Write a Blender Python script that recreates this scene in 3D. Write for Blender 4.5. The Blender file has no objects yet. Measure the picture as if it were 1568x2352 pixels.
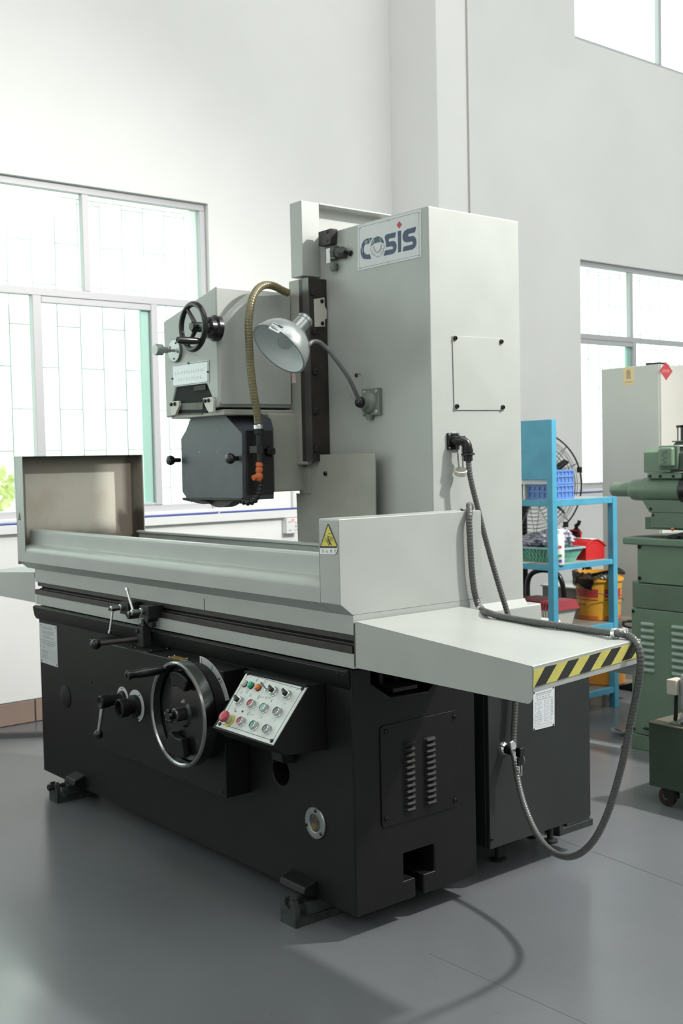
import bpy, bmesh, math, random
from mathutils import Vector, Matrix
random.seed(7)
SC = bpy.context.scene
COL = SC.collection

# ------------------------------------------------------------------ camera, sky, lamp, exposure
cam = bpy.data.cameras.new('camera')
cam.sensor_fit = 'VERTICAL'; cam.sensor_height = 36.0; cam.lens = 39.488
cam.clip_start = 0.05; cam.clip_end = 200
cam.dof.use_dof = True; cam.dof.focus_distance = 3.3; cam.dof.aperture_fstop = 5.6
cam_o = bpy.data.objects.new('camera', cam); COL.objects.link(cam_o)
cam_o.matrix_world = Matrix(((0.63038429,-0.02268402,0.77595173,2.696566),(0.77598824,0.04596747,-0.62907014,-2.212165),(-0.02139869,0.99868535,0.04657970,1.505000),(0,0,0,1)))
SC.camera = cam_o

W = bpy.data.worlds.new('daylight'); SC.world = W; W.use_nodes = True
bg = W.node_tree.nodes['Background']
bg.inputs[0].default_value = (0.985, 1.0, 0.985, 1); bg.inputs[1].default_value = 2.8

def lamp(name, loc, target, power, radius, angle, col=(1, .97, .93)):
    l = bpy.data.lights.new(name, 'SPOT'); l.energy = power; l.shadow_soft_size = radius
    l.spot_size = math.radians(angle); l.spot_blend = 0.6; l.color = col
    o = bpy.data.objects.new(name, l); COL.objects.link(o); o.location = loc
    o.rotation_euler = (Vector(target) - Vector(loc)).to_track_quat('-Z', 'Y').to_euler()
    return o
lamp('high_bay_lamp', (1.9, 3.08, 4.49), (0.0, 0.2, 0.6), 1150, 0.11, 120)

vs = SC.view_settings
vs.view_transform = 'Standard'; vs.look = 'None'; vs.exposure = 0.0; vs.gamma = 1.0
vs.use_curve_mapping = False

# ------------------------------------------------------------------ materials
def srgb(r, g, b):
    f = lambda c: (c/255/12.92) if c/255 <= .04045 else ((c/255+.055)/1.055)**2.4
    return (f(r), f(g), f(b))
MATS = {}
def mat(name, col, rough=.5, metal=0., var=0., scale=8., col2=None, bump=0., bscale=60., spec=.5, lo=.4, hi=.7, coat=0.):
    if name in MATS: return MATS[name]
    m = bpy.data.materials.new(name); m.use_nodes = True
    nt = m.node_tree; b = nt.nodes['Principled BSDF']
    b.inputs['Roughness'].default_value = rough; b.inputs['Metallic'].default_value = metal
    b.inputs['Specular IOR Level'].default_value = spec
    b.inputs['Coat Weight'].default_value = coat
    tc = nt.nodes.new('ShaderNodeTexCoord')
    c2 = col2 or tuple(c*(1-var) for c in col)
    n = nt.nodes.new('ShaderNodeTexNoise'); n.inputs['Scale'].default_value = scale; n.inputs['Detail'].default_value = 6
    nt.links.new(tc.outputs['Object'], n.inputs['Vector'])
    r = nt.nodes.new('ShaderNodeValToRGB'); r.color_ramp.elements[0].position = lo; r.color_ramp.elements[1].position = hi
    r.color_ramp.elements[0].color = (*col, 1); r.color_ramp.elements[1].color = (*c2, 1)
    nt.links.new(n.outputs['Fac'], r.inputs[0]); nt.links.new(r.outputs[0], b.inputs['Base Color'])
    if bump:
        n2 = nt.nodes.new('ShaderNodeTexNoise'); n2.inputs['Scale'].default_value = bscale
        nt.links.new(tc.outputs['Object'], n2.inputs['Vector'])
        bp = nt.nodes.new('ShaderNodeBump'); bp.inputs['Strength'].default_value = bump; bp.inputs['Distance'].default_value = .004
        nt.links.new(n2.outputs['Fac'], bp.inputs['Height']); nt.links.new(bp.outputs[0], b.inputs['Normal'])
    MATS[name] = m
    return m
def emis(name, col, s):
    m = bpy.data.materials.new(name); m.use_nodes = True
    b = m.node_tree.nodes['Principled BSDF']; b.inputs['Base Color'].default_value = (*col, 1)
    b.inputs['Emission Color'].default_value = (*col, 1); b.inputs['Emission Strength'].default_value = s
    return m
def glass(name, tint=(.9, 1, .95), gl=.07, tr=1.):
    m = bpy.data.materials.new(name); m.use_nodes = True; nt = m.node_tree
    for n in list(nt.nodes): nt.nodes.remove(n)
    o = nt.nodes.new('ShaderNodeOutputMaterial'); t = nt.nodes.new('ShaderNodeBsdfTransparent'); g = nt.nodes.new('ShaderNodeBsdfGlossy')
    t.inputs[0].default_value = (*tint, 1); g.inputs[1].default_value = .05
    mx = nt.nodes.new('ShaderNodeMixShader'); mx.inputs[0].default_value = gl
    nt.links.new(t.outputs[0], mx.inputs[1]); nt.links.new(g.outputs[0], mx.inputs[2]); nt.links.new(mx.outputs[0], o.inputs[0])
    return m

PAINT = mat('pale_machine_paint', (.385, .405, .383), .32, var=.07, scale=5, bump=.03, bscale=120)
PAINT2 = mat('cream_machine_paint', (.345, .35, .305), .4, var=.12, scale=6)
DARK = mat('black_machine_paint', (.0065, .0068, .0067), .48, var=.25, scale=7, bump=.05, bscale=260, spec=.28)
CABP = mat('charcoal_cabinet_paint', (.020, .024, .0225), .45, var=.12, scale=4, bump=.04, bscale=300, spec=.4)
BLACK = mat('black_plastic', (.006, .006, .0065), .26)
BLACKM = mat('black_matt', (.010, .0105, .0105), .6)
RAIL = mat('oily_dark_steel', (.030, .023, .019), .38, col2=(.012, .010, .009), scale=14)
CHROME = mat('chrome', (.72, .74, .74), .14, metal=1)
STEEL = mat('brushed_steel', (.55, .56, .56), .3, metal=1, var=.2, scale=20)
ALU = mat('aluminium_plate', (.56, .59, .60), .42, metal=.35, var=.08, scale=9)
GUARD = mat('slate_cast_paint', (.072, .078, .093), .42, var=.15, scale=9, bump=.12, bscale=200)
LAMPP = mat('silver_lamp_paint', (.33, .36, .355), .24, metal=.5)
LAMPIN = mat('lamp_reflector', (.62, .68, .68), .4)
GREYP = mat('green_grey_casting', (.16, .18, .16), .4, var=.15, scale=20)
INK = mat('dark_ink', (.05, .055, .055), .6)
INKG = mat('grey_ink', (.28, .32, .31), .6)
INKF = mat('faded_ink', (.42, .43, .43), .6)
WHITE = mat('white_plastic', (.78, .79, .78), .4)
YELLOW = mat('hazard_yellow', (.58, .53, .13), .45, var=.15, scale=25)
YELS = mat('sign_yellow', (.62, .54, .06), .4)
HBLK = mat('hazard_black', (.022, .024, .022), .45)
BLUEL = mat('logo_blue', (.036, .060, .125), .45, var=.1, scale=60)
REDL = mat('logo_red', (.42, .035, .05), .45)
HOSEM = mat('grey_conduit_plastic', (.085, .09, .086), .3)
ORANGE = mat('orange_plastic', (.58, .13, .035), .4)
HOSEY = mat('oily_clear_hose', (.185, .160, .075), .22, col2=(.095, .088, .045), scale=7, spec=.6)
BRASS = mat('brass_plate', (.38, .22, .05), .35, metal=.4)
PLASTER = mat('white_wall_paint', (.80, .80, .785), .8, var=.03, scale=1.2)
FRAME = mat('white_aluminium_frame', (.54, .54, .56), .4)
GLASS = glass('window_glass'); 
BULBG = bpy.data.materials.new('bulb_glass'); BULBG.use_nodes = True
_b = BULBG.node_tree.nodes['Principled BSDF']; _b.inputs['Transmission Weight'].default_value = 1; _b.inputs['Roughness'].default_value = .02; _b.inputs['IOR'].default_value = 1.25
FLOORW = mat('worn_floor_dark', (.05, .052, .052), .6)

# ------------------------------------------------------------------ mesh building
FZ = -.016                                 # level of the workshop floor
ORG = {}                                   # world origin of every object built
class MB:
    def __init__(s): s.v = []; s.f = []; s.mi = []; s.cur = 0
    def quad(s, *idx): s.f.append(list(idx)); s.mi.append(s.cur)
    def box(s, a, b):
        x0, y0, z0 = (min(a[i], b[i]) for i in range(3)); x1, y1, z1 = (max(a[i], b[i]) for i in range(3))
        n = len(s.v)
        s.v += [(x0,y0,z0),(x1,y0,z0),(x1,y1,z0),(x0,y1,z0),(x0,y0,z1),(x1,y0,z1),(x1,y1,z1),(x0,y1,z1)]
        for q in ((0,3,2,1),(4,5,6,7),(0,1,5,4),(1,2,6,5),(2,3,7,6),(3,0,4,7)): s.quad(*(n+i for i in q))
        return s
    def extrude(s, pts, vec):               # closed planar loop of 3D points swept by vec
        n = len(s.v); k = len(pts); vec = Vector(vec)
        s.v += [tuple(p) for p in pts] + [tuple(Vector(p)+vec) for p in pts]
        s.quad(*range(n+k-1, n-1, -1)); s.quad(*range(n+k, n+2*k))
        for i in range(k): j = (i+1) % k; s.quad(n+i, n+j, n+k+j, n+k+i)
        return s
    def loft(s, A, B):
        n = len(s.v); k = len(A); s.v += [tuple(p) for p in A] + [tuple(p) for p in B]
        s.quad(*range(n+k-1, n-1, -1)); s.quad(*range(n+k, n+2*k))
        for i in range(k): j = (i+1) % k; s.quad(n+i, n+j, n+k+j, n+k+i)
        return s
    def lathe(s, prof, org, axis, n=24, cap=True):   # prof [(r,h)...] along axis
        ax = Vector(axis).normalized(); t = Vector((0,0,1)) if abs(ax.z) < .9 else Vector((1,0,0))
        e1 = ax.cross(t).normalized(); e2 = ax.cross(e1); o = Vector(org); b = len(s.v)
        for r, h in prof:
            for i in range(n):
                a = 2*math.pi*i/n; s.v.append(tuple(o + ax*h + (e1*math.cos(a)+e2*math.sin(a))*r))
        for k in range(len(prof)-1):
            for i in range(n):
                j = (i+1) % n; s.quad(b+k*n+i, b+k*n+j, b+(k+1)*n+j, b+(k+1)*n+i)
        if cap:
            s.quad(*[b+i for i in range(n-1,-1,-1)]); m = b+(len(prof)-1)*n; s.quad(*[m+i for i in range(n)])
        return s
    def cyl(s, p0, p1, r0, r1=None, n=20):
        d = Vector(p1)-Vector(p0); return s.lathe([(r0,0),(r0 if r1 is None else r1, d.length)], p0, d, n)
    def ball(s, c, r, n=20, m=12, axis=(0,0,1), sq=1.):
        return s.lathe([(max(1e-5, r*math.sin(math.pi*i/m)), -r*sq*math.cos(math.pi*i/m)) for i in range(m+1)], c, axis, n, cap=False)
    def torus(s, c, axis, R, r, n=40, m=12):
        return s.lathe([(R+r*math.cos(2*math.pi*i/m), r*math.sin(2*math.pi*i/m)) for i in range(m+1)], c, axis, n, cap=False)
    def tube(s, pts, r, n=12, rib=None, cap=True, closed=False):
        P = [Vector(p) for p in pts]; b = len(s.v); prev = None; K = len(P)
        for i, p in enumerate(P):
            d = (P[min(i+1,K-1)]-P[max(i-1,0)]).normalized()
            if prev is None:
                t = Vector((0,0,1)) if abs(d.z) < .9 else Vector((1,0,0)); e1 = d.cross(t).normalized()
            else: e1 = (prev - d*prev.dot(d)).normalized()
            prev = e1; e2 = d.cross(e1)
            rr = r[i] if isinstance(r, (list, tuple)) else r
            if rib: rr *= rib[i % len(rib)]
            for k in range(n):
                a = 2*math.pi*k/n; s.v.append(tuple(p+(e1*math.cos(a)+e2*math.sin(a))*rr))
        for i in range(K-1):
            for k in range(n):
                j = (k+1) % n; s.quad(b+i*n+k, b+i*n+j, b+(i+1)*n+j, b+(i+1)*n+k)
        if cap:
            s.quad(*[b+k for k in range(n-1,-1,-1)]); m = b+(K-1)*n; s.quad(*[m+k for k in range(n)])
        return s
    def plate(s, pts, nrm, th=.001):
        n = Vector(nrm).normalized(); return s.extrude([Vector(p) for p in pts], n*th)
    def stroke(s, pts, w, nrm, th=.0008, closed=False):
        n = Vector(nrm).normalized(); P = [Vector(p) for p in pts]
        if closed: P = P + [P[0]]
        for a, b in zip(P[:-1], P[1:]):
            d = (b-a)
            if d.length < 1e-6: continue
            d.normalize(); q = d.cross(n)*w/2; e = d*w*.35
            s.extrude([a-e-q, b+e-q, b+e+q, a-e+q], n*th)
        return s
    def build(s, name, m, parent=None, bevel=0., seg=2, sm=35, org=None, smooth=True):
        me = bpy.data.meshes.new(name)
        xs = list(zip(*s.v))
        if org is None:
            org = Vector(((min(xs[0])+max(xs[0]))/2, (min(xs[1])+max(xs[1]))/2, min(xs[2]) if parent is None else (min(xs[2])+max(xs[2]))/2))
        org = Vector(org)
        me.from_pydata([tuple(Vector(v)-org) for v in s.v], [], s.f)
        ms = m if isinstance(m, (list, tuple)) else [m]
        for x in ms: me.materials.append(x)
        if len(ms) > 1: me.polygons.foreach_set('material_index', s.mi)
        bm = bmesh.new(); bm.from_mesh(me); bmesh.ops.recalc_face_normals(bm, faces=bm.faces); bm.to_mesh(me); bm.free()
        if smooth:
            me.polygons.foreach_set('use_smooth', [True]*len(me.polygons)); me.set_sharp_from_angle(angle=math.radians(sm))
        o = bpy.data.objects.new(name, me); COL.objects.link(o)
        link(o, org, parent)
        if bevel:
            b = o.modifiers.new('Bevel', 'BEVEL'); b.width = bevel; b.segments = seg; b.limit_method = 'ANGLE'
            b.angle_limit = math.radians(40); b.harden_normals = True
        return o
def link(o, org, parent):
    ORG[o.name] = Vector(org)
    if parent is not None:
        o.parent = parent; o.location = Vector(org)-ORG[parent.name]
    else: o.location = org
def tag(o, label=None, cat=None, group=None, kind=None):
    if label: o['label'] = label
    if cat: o['category'] = cat
    if group: o['group'] = group
    if kind: o['kind'] = kind
    return o
def thing(name, loc, label, cat, group=None):
    o = bpy.data.objects.new(name, None); o.empty_display_size = .1; COL.objects.link(o); link(o, loc, None)
    return tag(o, label, cat, group)
def box(name, a, b, m, parent=None, bevel=0., seg=2): return MB().box(a, b).build(name, m, parent, bevel, seg)
def cut(o, cutters):                         # boolean difference, applied at once
    tmp = []
    for c in cutters:
        co = c.build('cutter', BLACKM); tmp.append(co)
        md = o.modifiers.new('Cut', 'BOOLEAN'); md.operation = 'DIFFERENCE'; md.object = co; md.solver = 'EXACT'
    bpy.context.view_layer.update()
    dg = bpy.context.evaluated_depsgraph_get()
    me = bpy.data.meshes.new_from_object(o.evaluated_get(dg))
    for md in list(o.modifiers): o.modifiers.remove(md)
    old = o.data; o.data = me; bpy.data.meshes.remove(old)
    for t in tmp: bpy.data.objects.remove(t, do_unlink=True)
    me.polygons.foreach_set('use_smooth', [False]*len(me.polygons))
    return o
SCREW = {}
def screw(parent, p, nrm, r=.006, h=.004, m=None, name='screw', hexa=False):
    m = m or BLACK; key = (round(r,4), round(h,4), m.name, hexa)
    n = Vector(nrm).normalized()
    if key not in SCREW:
        mb = MB()
        if hexa: mb.lathe([(r*1.1,0),(r*1.1,h*.8),(r*.9,h)], (0,0,0), (0,0,1), 6)
        else: mb.lathe([(r,0),(r,h*.5),(r*.75,h),(r*.4,h),(r*.38,h*.45),(1e-4,h*.45)], (0,0,0), (0,0,1), 12)
        o = mb.build(name, m, None, org=(0,0,0)); SCREW[key] = o.data
    else:
        o = bpy.data.objects.new(name, SCREW[key]); COL.objects.link(o)
    o.rotation_euler = n.to_track_quat('Z', 'Y').to_euler()
    link(o, p, parent)
    return o
def smooth_path(pts, step=.01):
    P = [Vector(p) for p in pts]; out = []
    for i in range(len(P)-1):
        p0 = P[max(i-1,0)]; p1 = P[i]; p2 = P[i+1]; p3 = P[min(i+2,len(P)-1)]
        k = max(2, int((p2-p1).length/step*1.5))
        for j in range(k):
            t = j/k
            out.append(.5*((2*p1)+(p2-p0)*t+(2*p0-5*p1+4*p2-p3)*t*t+(3*p1-p0-3*p2+p3)*t**3))
    out.append(P[-1])
    res = [out[0]]; acc = 0.                    # resample evenly
    for a, b in zip(out[:-1], out[1:]):
        L = (b-a).length; d = step-acc
        while d <= L and L > 0: res.append(a.lerp(b, d/L)); d += step
        acc = L-(d-step)
    return res
def text(name, body, c, ex, ey, size, m, parent, th=.0006):
    """flat lettering centred at c, ex along the line, ey up the letter"""
    cu = bpy.data.curves.new(name, 'FONT'); cu.body = body; cu.align_x = 'CENTER'; cu.align_y = 'CENTER'; cu.size = size; cu.extrude = th/2
    to = bpy.data.objects.new('tmp', cu); COL.objects.link(to)
    bpy.context.view_layer.update()
    me = bpy.data.meshes.new_from_object(to.evaluated_get(bpy.context.evaluated_depsgraph_get()))
    bpy.data.objects.remove(to, do_unlink=True)
    ex = Vector(ex).normalized(); ey = Vector(ey).normalized(); ez = ex.cross(ey)
    M = Matrix((ex, ey, ez)).transposed()
    me.transform(M.to_4x4()); me.materials.clear(); me.materials.append(m)
    o = bpy.data.objects.new(name, me); COL.objects.link(o); link(o, c, parent)
    return o
X, Y, Z = Vector((1,0,0)), Vector((0,1,0)), Vector((0,0,1))
FR, RT, UP = (0,-1,0), (1,0,0), (0,0,1)
def mix(a, b, t): return Vector(a).lerp(Vector(b), t)
def bil(q, u, v):                            # quad [TL,TR,BR,BL], u right, v down
    return mix(mix(q[0], q[1], u), mix(q[3], q[2], u), v)


# ================================================================== THE ROOM
XW = -3.634
def grid_wall(name, y0, y1, z0, z1, x, th, holes, m):
    ys = sorted({y0, y1, *[h[0] for h in holes], *[h[1] for h in holes]})
    zs = sorted({z0, z1, *[h[2] for h in holes], *[h[3] for h in holes]})
    mb = MB()
    def solid(i, j):
        if not (0 <= i < len(ys)-1 and 0 <= j < len(zs)-1): return False
        a, b = (ys[i]+ys[i+1])/2, (zs[j]+zs[j+1])/2
        return not any(h[0] < a < h[1] and h[2] < b < h[3] for h in holes)
    def q(*pts):
        n = len(mb.v); mb.v += pts; mb.quad(*range(n, n+4))
    for i in range(len(ys)-1):
        for j in range(len(zs)-1):
            if not solid(i, j): continue
            a, b, c, d = ys[i], ys[i+1], zs[j], zs[j+1]
            q((x,a,c),(x,b,c),(x,b,d),(x,a,d)); q((x-th,a,c),(x-th,a,d),(x-th,b,d),(x-th,b,c))
            if not solid(i-1, j): q((x,a,c),(x,a,d),(x-th,a,d),(x-th,a,c))
            if not solid(i+1, j): q((x,b,c),(x-th,b,c),(x-th,b,d),(x,b,d))
            if not solid(i, j-1): q((x,a,c),(x-th,a,c),(x-th,b,c),(x,b,c))
            if not solid(i, j+1): q((x,a,d),(x,b,d),(x-th,b,d),(x-th,a,d))
    o = mb.build(name, m, smooth=False); return tag(o, kind='structure')
WALL = mat('plaster_wall', (.84, .84, .825), .85, var=.05, scale=1.1, bump=.05, bscale=30)
wl = grid_wall('wall_left', -7, 11, -.1, 7.8, XW, .24,
    [(-2.3, 1.845, 1.195, 3.205), (5.655, 8.4, 1.195, 3.205), (5.62, 9.4, 5.085, 7.4), (-6.8, -2.75, 1.195, 3.205)], WALL)
tag(box('wall_pillar', (XW, 3.47, FZ), (-3.134, 3.765, 7.8), WALL), kind='structure')

# floor: worn grey-blue epoxy
def floor_mat():
    m = bpy.data.materials.new('grey_blue_epoxy_floor'); m.use_nodes = True; nt = m.node_tree; b = nt.nodes['Principled BSDF']
    tc = nt.nodes.new('ShaderNodeTexCoord')
    def noise(sc, det=6, rough=.6):
        n = nt.nodes.new('ShaderNodeTexNoise'); n.inputs['Scale'].default_value = sc; n.inputs['Detail'].default_value = det
        n.inputs['Roughness'].default_value = rough; nt.links.new(tc.outputs['Object'], n.inputs['Vector']); return n
    def ramp(src, p0, c0, p1, c1):
        r = nt.nodes.new('ShaderNodeValToRGB'); e = r.color_ramp.elements
        e[0].position = p0; e[0].color = (*c0, 1); e[1].position = p1; e[1].color = (*c1, 1)
        nt.links.new(src.outputs['Fac'], r.inputs[0]); return r
    a = ramp(noise(1.3, 3), .3, (.122, .129, .139), .75, (.141, .147, .156))
    sp = ramp(noise(55, 3), .68, (1, 1, 1), .78, (.35, .34, .33))
    st = ramp(noise(1.1, 4, .5), .45, (1, 1, 1), .85, (.86, .84, .82))
    mx = nt.nodes.new('ShaderNodeMixRGB'); mx.blend_type = 'MULTIPLY'; mx.inputs[0].default_value = .5
    nt.links.new(a.outputs[0], mx.inputs[1]); nt.links.new(sp.outputs[0], mx.inputs[2])
    mx2 = nt.nodes.new('ShaderNodeMixRGB'); mx2.blend_type = 'MULTIPLY'; mx2.inputs[0].default_value = .8
    nt.links.new(mx.outputs[0], mx2.inputs[1]); nt.links.new(st.outputs[0], mx2.inputs[2])
    nt.links.new(mx2.outputs[0], b.inputs['Base Color'])
    rr = ramp(noise(2.2, 3), .25, (.19,)*3, .8, (.27,)*3); nt.links.new(rr.outputs[0], b.inputs['Roughness'])
    bp = nt.nodes.new('ShaderNodeBump'); bp.inputs['Strength'].default_value = .05; bp.inputs['Distance'].default_value = .003
    nb = noise(45, 2); nt.links.new(nb.outputs['Fac'], bp.inputs['Height']); nt.links.new(bp.outputs[0], b.inputs['Normal'])
    return m
flo = tag(box('floor', (XW-.02, -7, -.14), (7, 11, FZ), floor_mat()), kind='structure')
JNT = mat('floor_joint_dirt', (.045, .046, .048), .8)
def joint(a, b, w):
    a = Vector(a); b = Vector(b); a.z = b.z = FZ; d = (b-a).normalized(); q = Vector((-d.y, d.x, 0))*w/2
    MB().extrude([a-q, b-q, b+q, a+q], (0, 0, .0004)).build('floor_joint', JNT, flo, smooth=False)
ja, jb_ = Vector((-0.2250,1.2040,-0.0160)), Vector((0.4190,1.1424,-0.0160)); joint(ja-(jb_-ja)*.3, jb_+(jb_-ja)*2, .0022)
ja, jb_ = Vector((0.2192,0.1049,-0.0160)), Vector((0.7871,0.1207,-0.0160)); joint(ja, jb_+(jb_-ja), .0012)
HALL = mat('hall_wall_paint', (.74, .75, .73), .9, var=.05, scale=1)
cm = MB()
for a, b in (((XW-.3,-7.2),(0.,11.2)), ((5.,-7.2),(7.,11.2)), ((0.,-7.2),(5.,-2.6)), ((0.,9.),(5.,11.2))): cm.box((*a, 7.8), (*b, 8.))
tag(cm.build('ceiling', HALL, smooth=False), kind='structure')  # unseen roof added to cut sky light, open over the middle
HALLF = mat('front_wall_paint', (.78, .79, .78), .9, var=.05, scale=1)
wm = MB()
for a, b in (((XW-.3,0),(7,4.4)), ((XW-.3,7.2),(7,7.8)), ((XW-.3,4.4),(-2.6,7.2)), ((6,4.4),(7,7.2))): wm.box((a[0],-7.2,a[1]),(b[0],-7,b[1]))
tag(wm.build('wall_front', HALLF, smooth=False), kind='structure')  # unseen wall added to shape front light, high opening lets some in
grid_wall('wall_right', -7.2, 11.2, 0, 7.8, 7.2, .2, [(1.5, 10.5, 4.0, 7.4)], HALL)  # unseen wall; high opening added to brighten the window wall
tag(box('wall_back', (XW-.3, 11, 0), (7, 11.2, 7.8), HALL), kind='structure')
GROUND = mat('pale_concrete_yard', (.62, .62, .58), .9, var=.15, scale=.6)
tag(box('ground', (-40, -25, -.5), (40, 35, -.35), GROUND), kind='structure')

# terracotta skirting tiles
TILE = mat('terracotta_tile', (.30, .215, .175), .5, var=.15, scale=5)
GROUT = mat('dark_grout', (.10, .10, .10), .9)
bb = tag(box('baseboard_left', (XW, -3.2, FZ), (XW+.008, 3.47, .121), GROUT), kind='structure')
me = None
for k in range(-6, 5):
    y = .532+.6*k
    if me is None:
        o = box('tile', (XW+.006, y, FZ+.004), (XW+.018, y+.592, .116), TILE, bb, .002); me = o
    else:
        c = me.copy(); COL.objects.link(c); c.name = 'tile'; link(c, (XW+.012, y+.296, (FZ+.12)/2), bb)

# windows
def window(n, y0, y1, z0, z1, mull, trans, lower, sash=None, mint=(), upper_only=False):
    xi, xo = XW-.035, XW-.085; w = .045
    f = MB()
    f.box((xo, y0, z1-w), (xi, y1, z1)); f.box((xo, y0, z0), (xi, y1, z0+w))
    f.box((xo, y0, z0+w), (xi, y0+w, z1-w)); f.box((xo, y1-w, z0+w), (xi, y1, z1-w))
    win = tag(f.build('window_%d' % n, FRAME, None, .004), kind='structure')
    if trans: box('transom', (xo, y0+w, trans-.024), (xi+.004, y1-w, trans+.024), FRAME, win, .004)
    for y in mull: box('mullion', (xo, y-.022, (trans+.024) if trans else z0+w), (xi, y+.022, z1-w), FRAME, win, .004)
    for a, b in lower: box('mullion', (xo, a, z0+w), (xi+.008, b, trans-.024), FRAME, win, .004)
    if sash:
        a, b, zt, zb = sash
        box('sash_rail', (xo+.01, a, trans-.065), (xi+.006, b, trans-.027), FRAME, win, .004)
        box('sash_rail', (xo+.01, a, z0+w), (xi+.006, b, zb), FRAME, win, .004)
    MINT = mat('mint_glass_edge', (.38, .62, .54), .35)
    for a, b in mint: box('glazing_strip', (xo+.004, a, z0+.06), (xo+.03, b, trans-.065), MINT, win)
    top = trans+.024 if trans else z0+w
    ed = [y0+w, *mull, y1-w]
    for a, b in zip(ed[:-1], ed[1:]): box('pane', (xo+.016, a, top), (xo+.021, b, z1-w), GLASS, win)
    if trans:
        ed = [y0+w, *[(a+b)/2 for a, b in lower], y1-w]
        for a, b in zip(ed[:-1], ed[1:]): box('pane', (xo+.016, a, z0+w), (xo+.021, b, trans-.024), GLASS, win)
    return win
w1 = window(1, -2.3, 1.845, 1.195, 3.205, [-1.2, -.10, .982], 2.546, [(-.55, -.49), (.616, .673), (1.414, 1.462)], (.673, 1.414, 0, 1.255), [(1.355, 1.412)])
w2 = window(2, 5.655, 8.4, 1.195, 3.205, [6.43, 7.35], 2.546, [(6.435, 6.485), (7.3, 7.36)], (5.70, 6.435, 0, 1.255), [(6.375, 6.433)])
w4 = window(4, -6.8, -2.75, 1.195, 3.205, [-5.6, -4.5], 2.546, [(-5.66, -5.6), (-4.5, -4.44)])
w3 = window(3, 5.62, 9.4, 5.085, 7.4, [6.9, 8.2], None, [])
tag(box('trim_4', (XW-.09, -2.3, 1.165), (XW+.012, 1.845, 1.197), WALL, None, .006), kind='structure')
tag(box('trim_5', (XW-.09, 5.655, 1.165), (XW+.012, 8.4, 1.197), WALL, None, .006), kind='structure')

# burglar grilles outside, slim bars with staggered cross pieces
BARM = mat('white_grille_bar', (.55, .52, .53), .5)
def grille(name, label, y0, y1, z0, z1, dy, win):
    xg = XW-.30; r = .005; t = MB(); k = 0; y = y0
    g = thing(name, (xg, (y0+y1)/2, z0), label, 'window grille', 'outside window grilles')
    while y <= y1+1e-6:
        MB().cyl((xg, y, z0), (xg, y, z1), r, n=6).build('bar', BARM, g)
        if y+dy <= y1+1e-6:
            zz = z0+.12+(.26 if k % 2 else 0)
            while zz < z1: MB().cyl((xg, y, zz), (xg, y+dy, zz), r*.9, n=6).build('cross_bar', BARM, g); zz += .52
        y += dy; k += 1
    for z in (z0, z1): MB().cyl((xg, y0, z), (xg, y1, z), r, n=6).build('cross_bar', BARM, g)
    for z in (z0+.02, z1-.02):
        for y in (y0, y1): MB().cyl((xg, y, z), (XW-.24, y, z), r, n=6).build('anchor', BARM, g)
grille('window_grille', 'slim white burglar grille outside the left window', -1.30, 1.84, 1.22, 3.19, .157, w1)
grille('window_grille', 'slim white burglar grille outside the far right window', 5.66, 8.33, 1.22, 3.19, .157, w2)

# trunking, blue hose, socket, conduits on the wall
tr = tag(box('trim_1', (XW, -3.2, 1.111), (XW+.035, 3.47, 1.163), WHITE, None, .003), kind='structure')
tag(box('trim_2', (XW, 3.765, 1.111), (XW+.035, 11, 1.163), WHITE, None, .003), kind='structure')
tag(box('trim_3', (XW, 2.468, 1.163), (XW+.022, 2.49, 1.75), WHITE, None, .003), kind='structure')
BLUEP = mat('blue_air_pipe', (.05, .085, .33), .35)
p = MB().tube(smooth_path([(XW+.022, -3.2, 1.171), (XW+.02, 0, 1.171), (XW+.022, 2.0, 1.171), (XW+.02, 3.46, 1.171)], .2), .007, 8).build('air_pipe', BLUEP)
tag(p, 'thin blue air pipe lying on the white trunking under the left window', 'pipe')
CLIPM = mat('clip_grey', (.6, .6, .6), .5)
for y in (-.6, 1.85): box('pipe_clip', (XW+.012, y-.006, 1.164), (XW+.032, y+.006, 1.18), CLIPM, p)
p2 = MB().tube([(XW+.022, 3.78, 1.171), (XW+.022, 7, 1.171), (XW+.022, 10.9, 1.171)], .007, 8).build('air_pipe', BLUEP)
tag(p2, 'thin blue air pipe on the wall beyond the pillar, behind the fan', 'pipe')
so = thing('wall_socket', (XW+.02, 2.44, 1.0), 'white double wall socket with a glowing red indicator', 'socket')
box('back_box', (XW, 2.386, 1.0), (XW+.045, 2.492, 1.108), WHITE, so, .004)
pl = box('face_plate', (XW+.045, 2.386, 1.0), (XW+.053, 2.492, 1.108), WHITE, so, .003)
LED = emis('red_indicator', (1, .12, .10), 2.2)
MB().lathe([(.010, 0), (.009, .004), (.004, .007)], (XW+.053, 2.440, 1.094), RT, 14).build('indicator', LED, pl)
box('switch', (XW+.053, 2.456, 1.072), (XW+.058, 2.476, 1.088), WHITE, pl, .002)
for y, z in ((2.408, 1.08), (2.426, 1.08), (2.455, 1.022), (2.475, 1.022), (2.465, 1.045), (2.465, 1.05), (2.408, 1.022), (2.42, 1.022)):
    box('slot', (XW+.0525, y-.003, z-.004), (XW+.0538, y+.003, z+.004), INK, pl)
tag(MB().cyl((-3.128, 3.772, 0), (-3.128, 3.772, 7.8), .007, n=8).build('trim_6', mat('thin_grey_conduit', (.40, .38, .35), .6)), kind='structure')

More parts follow.
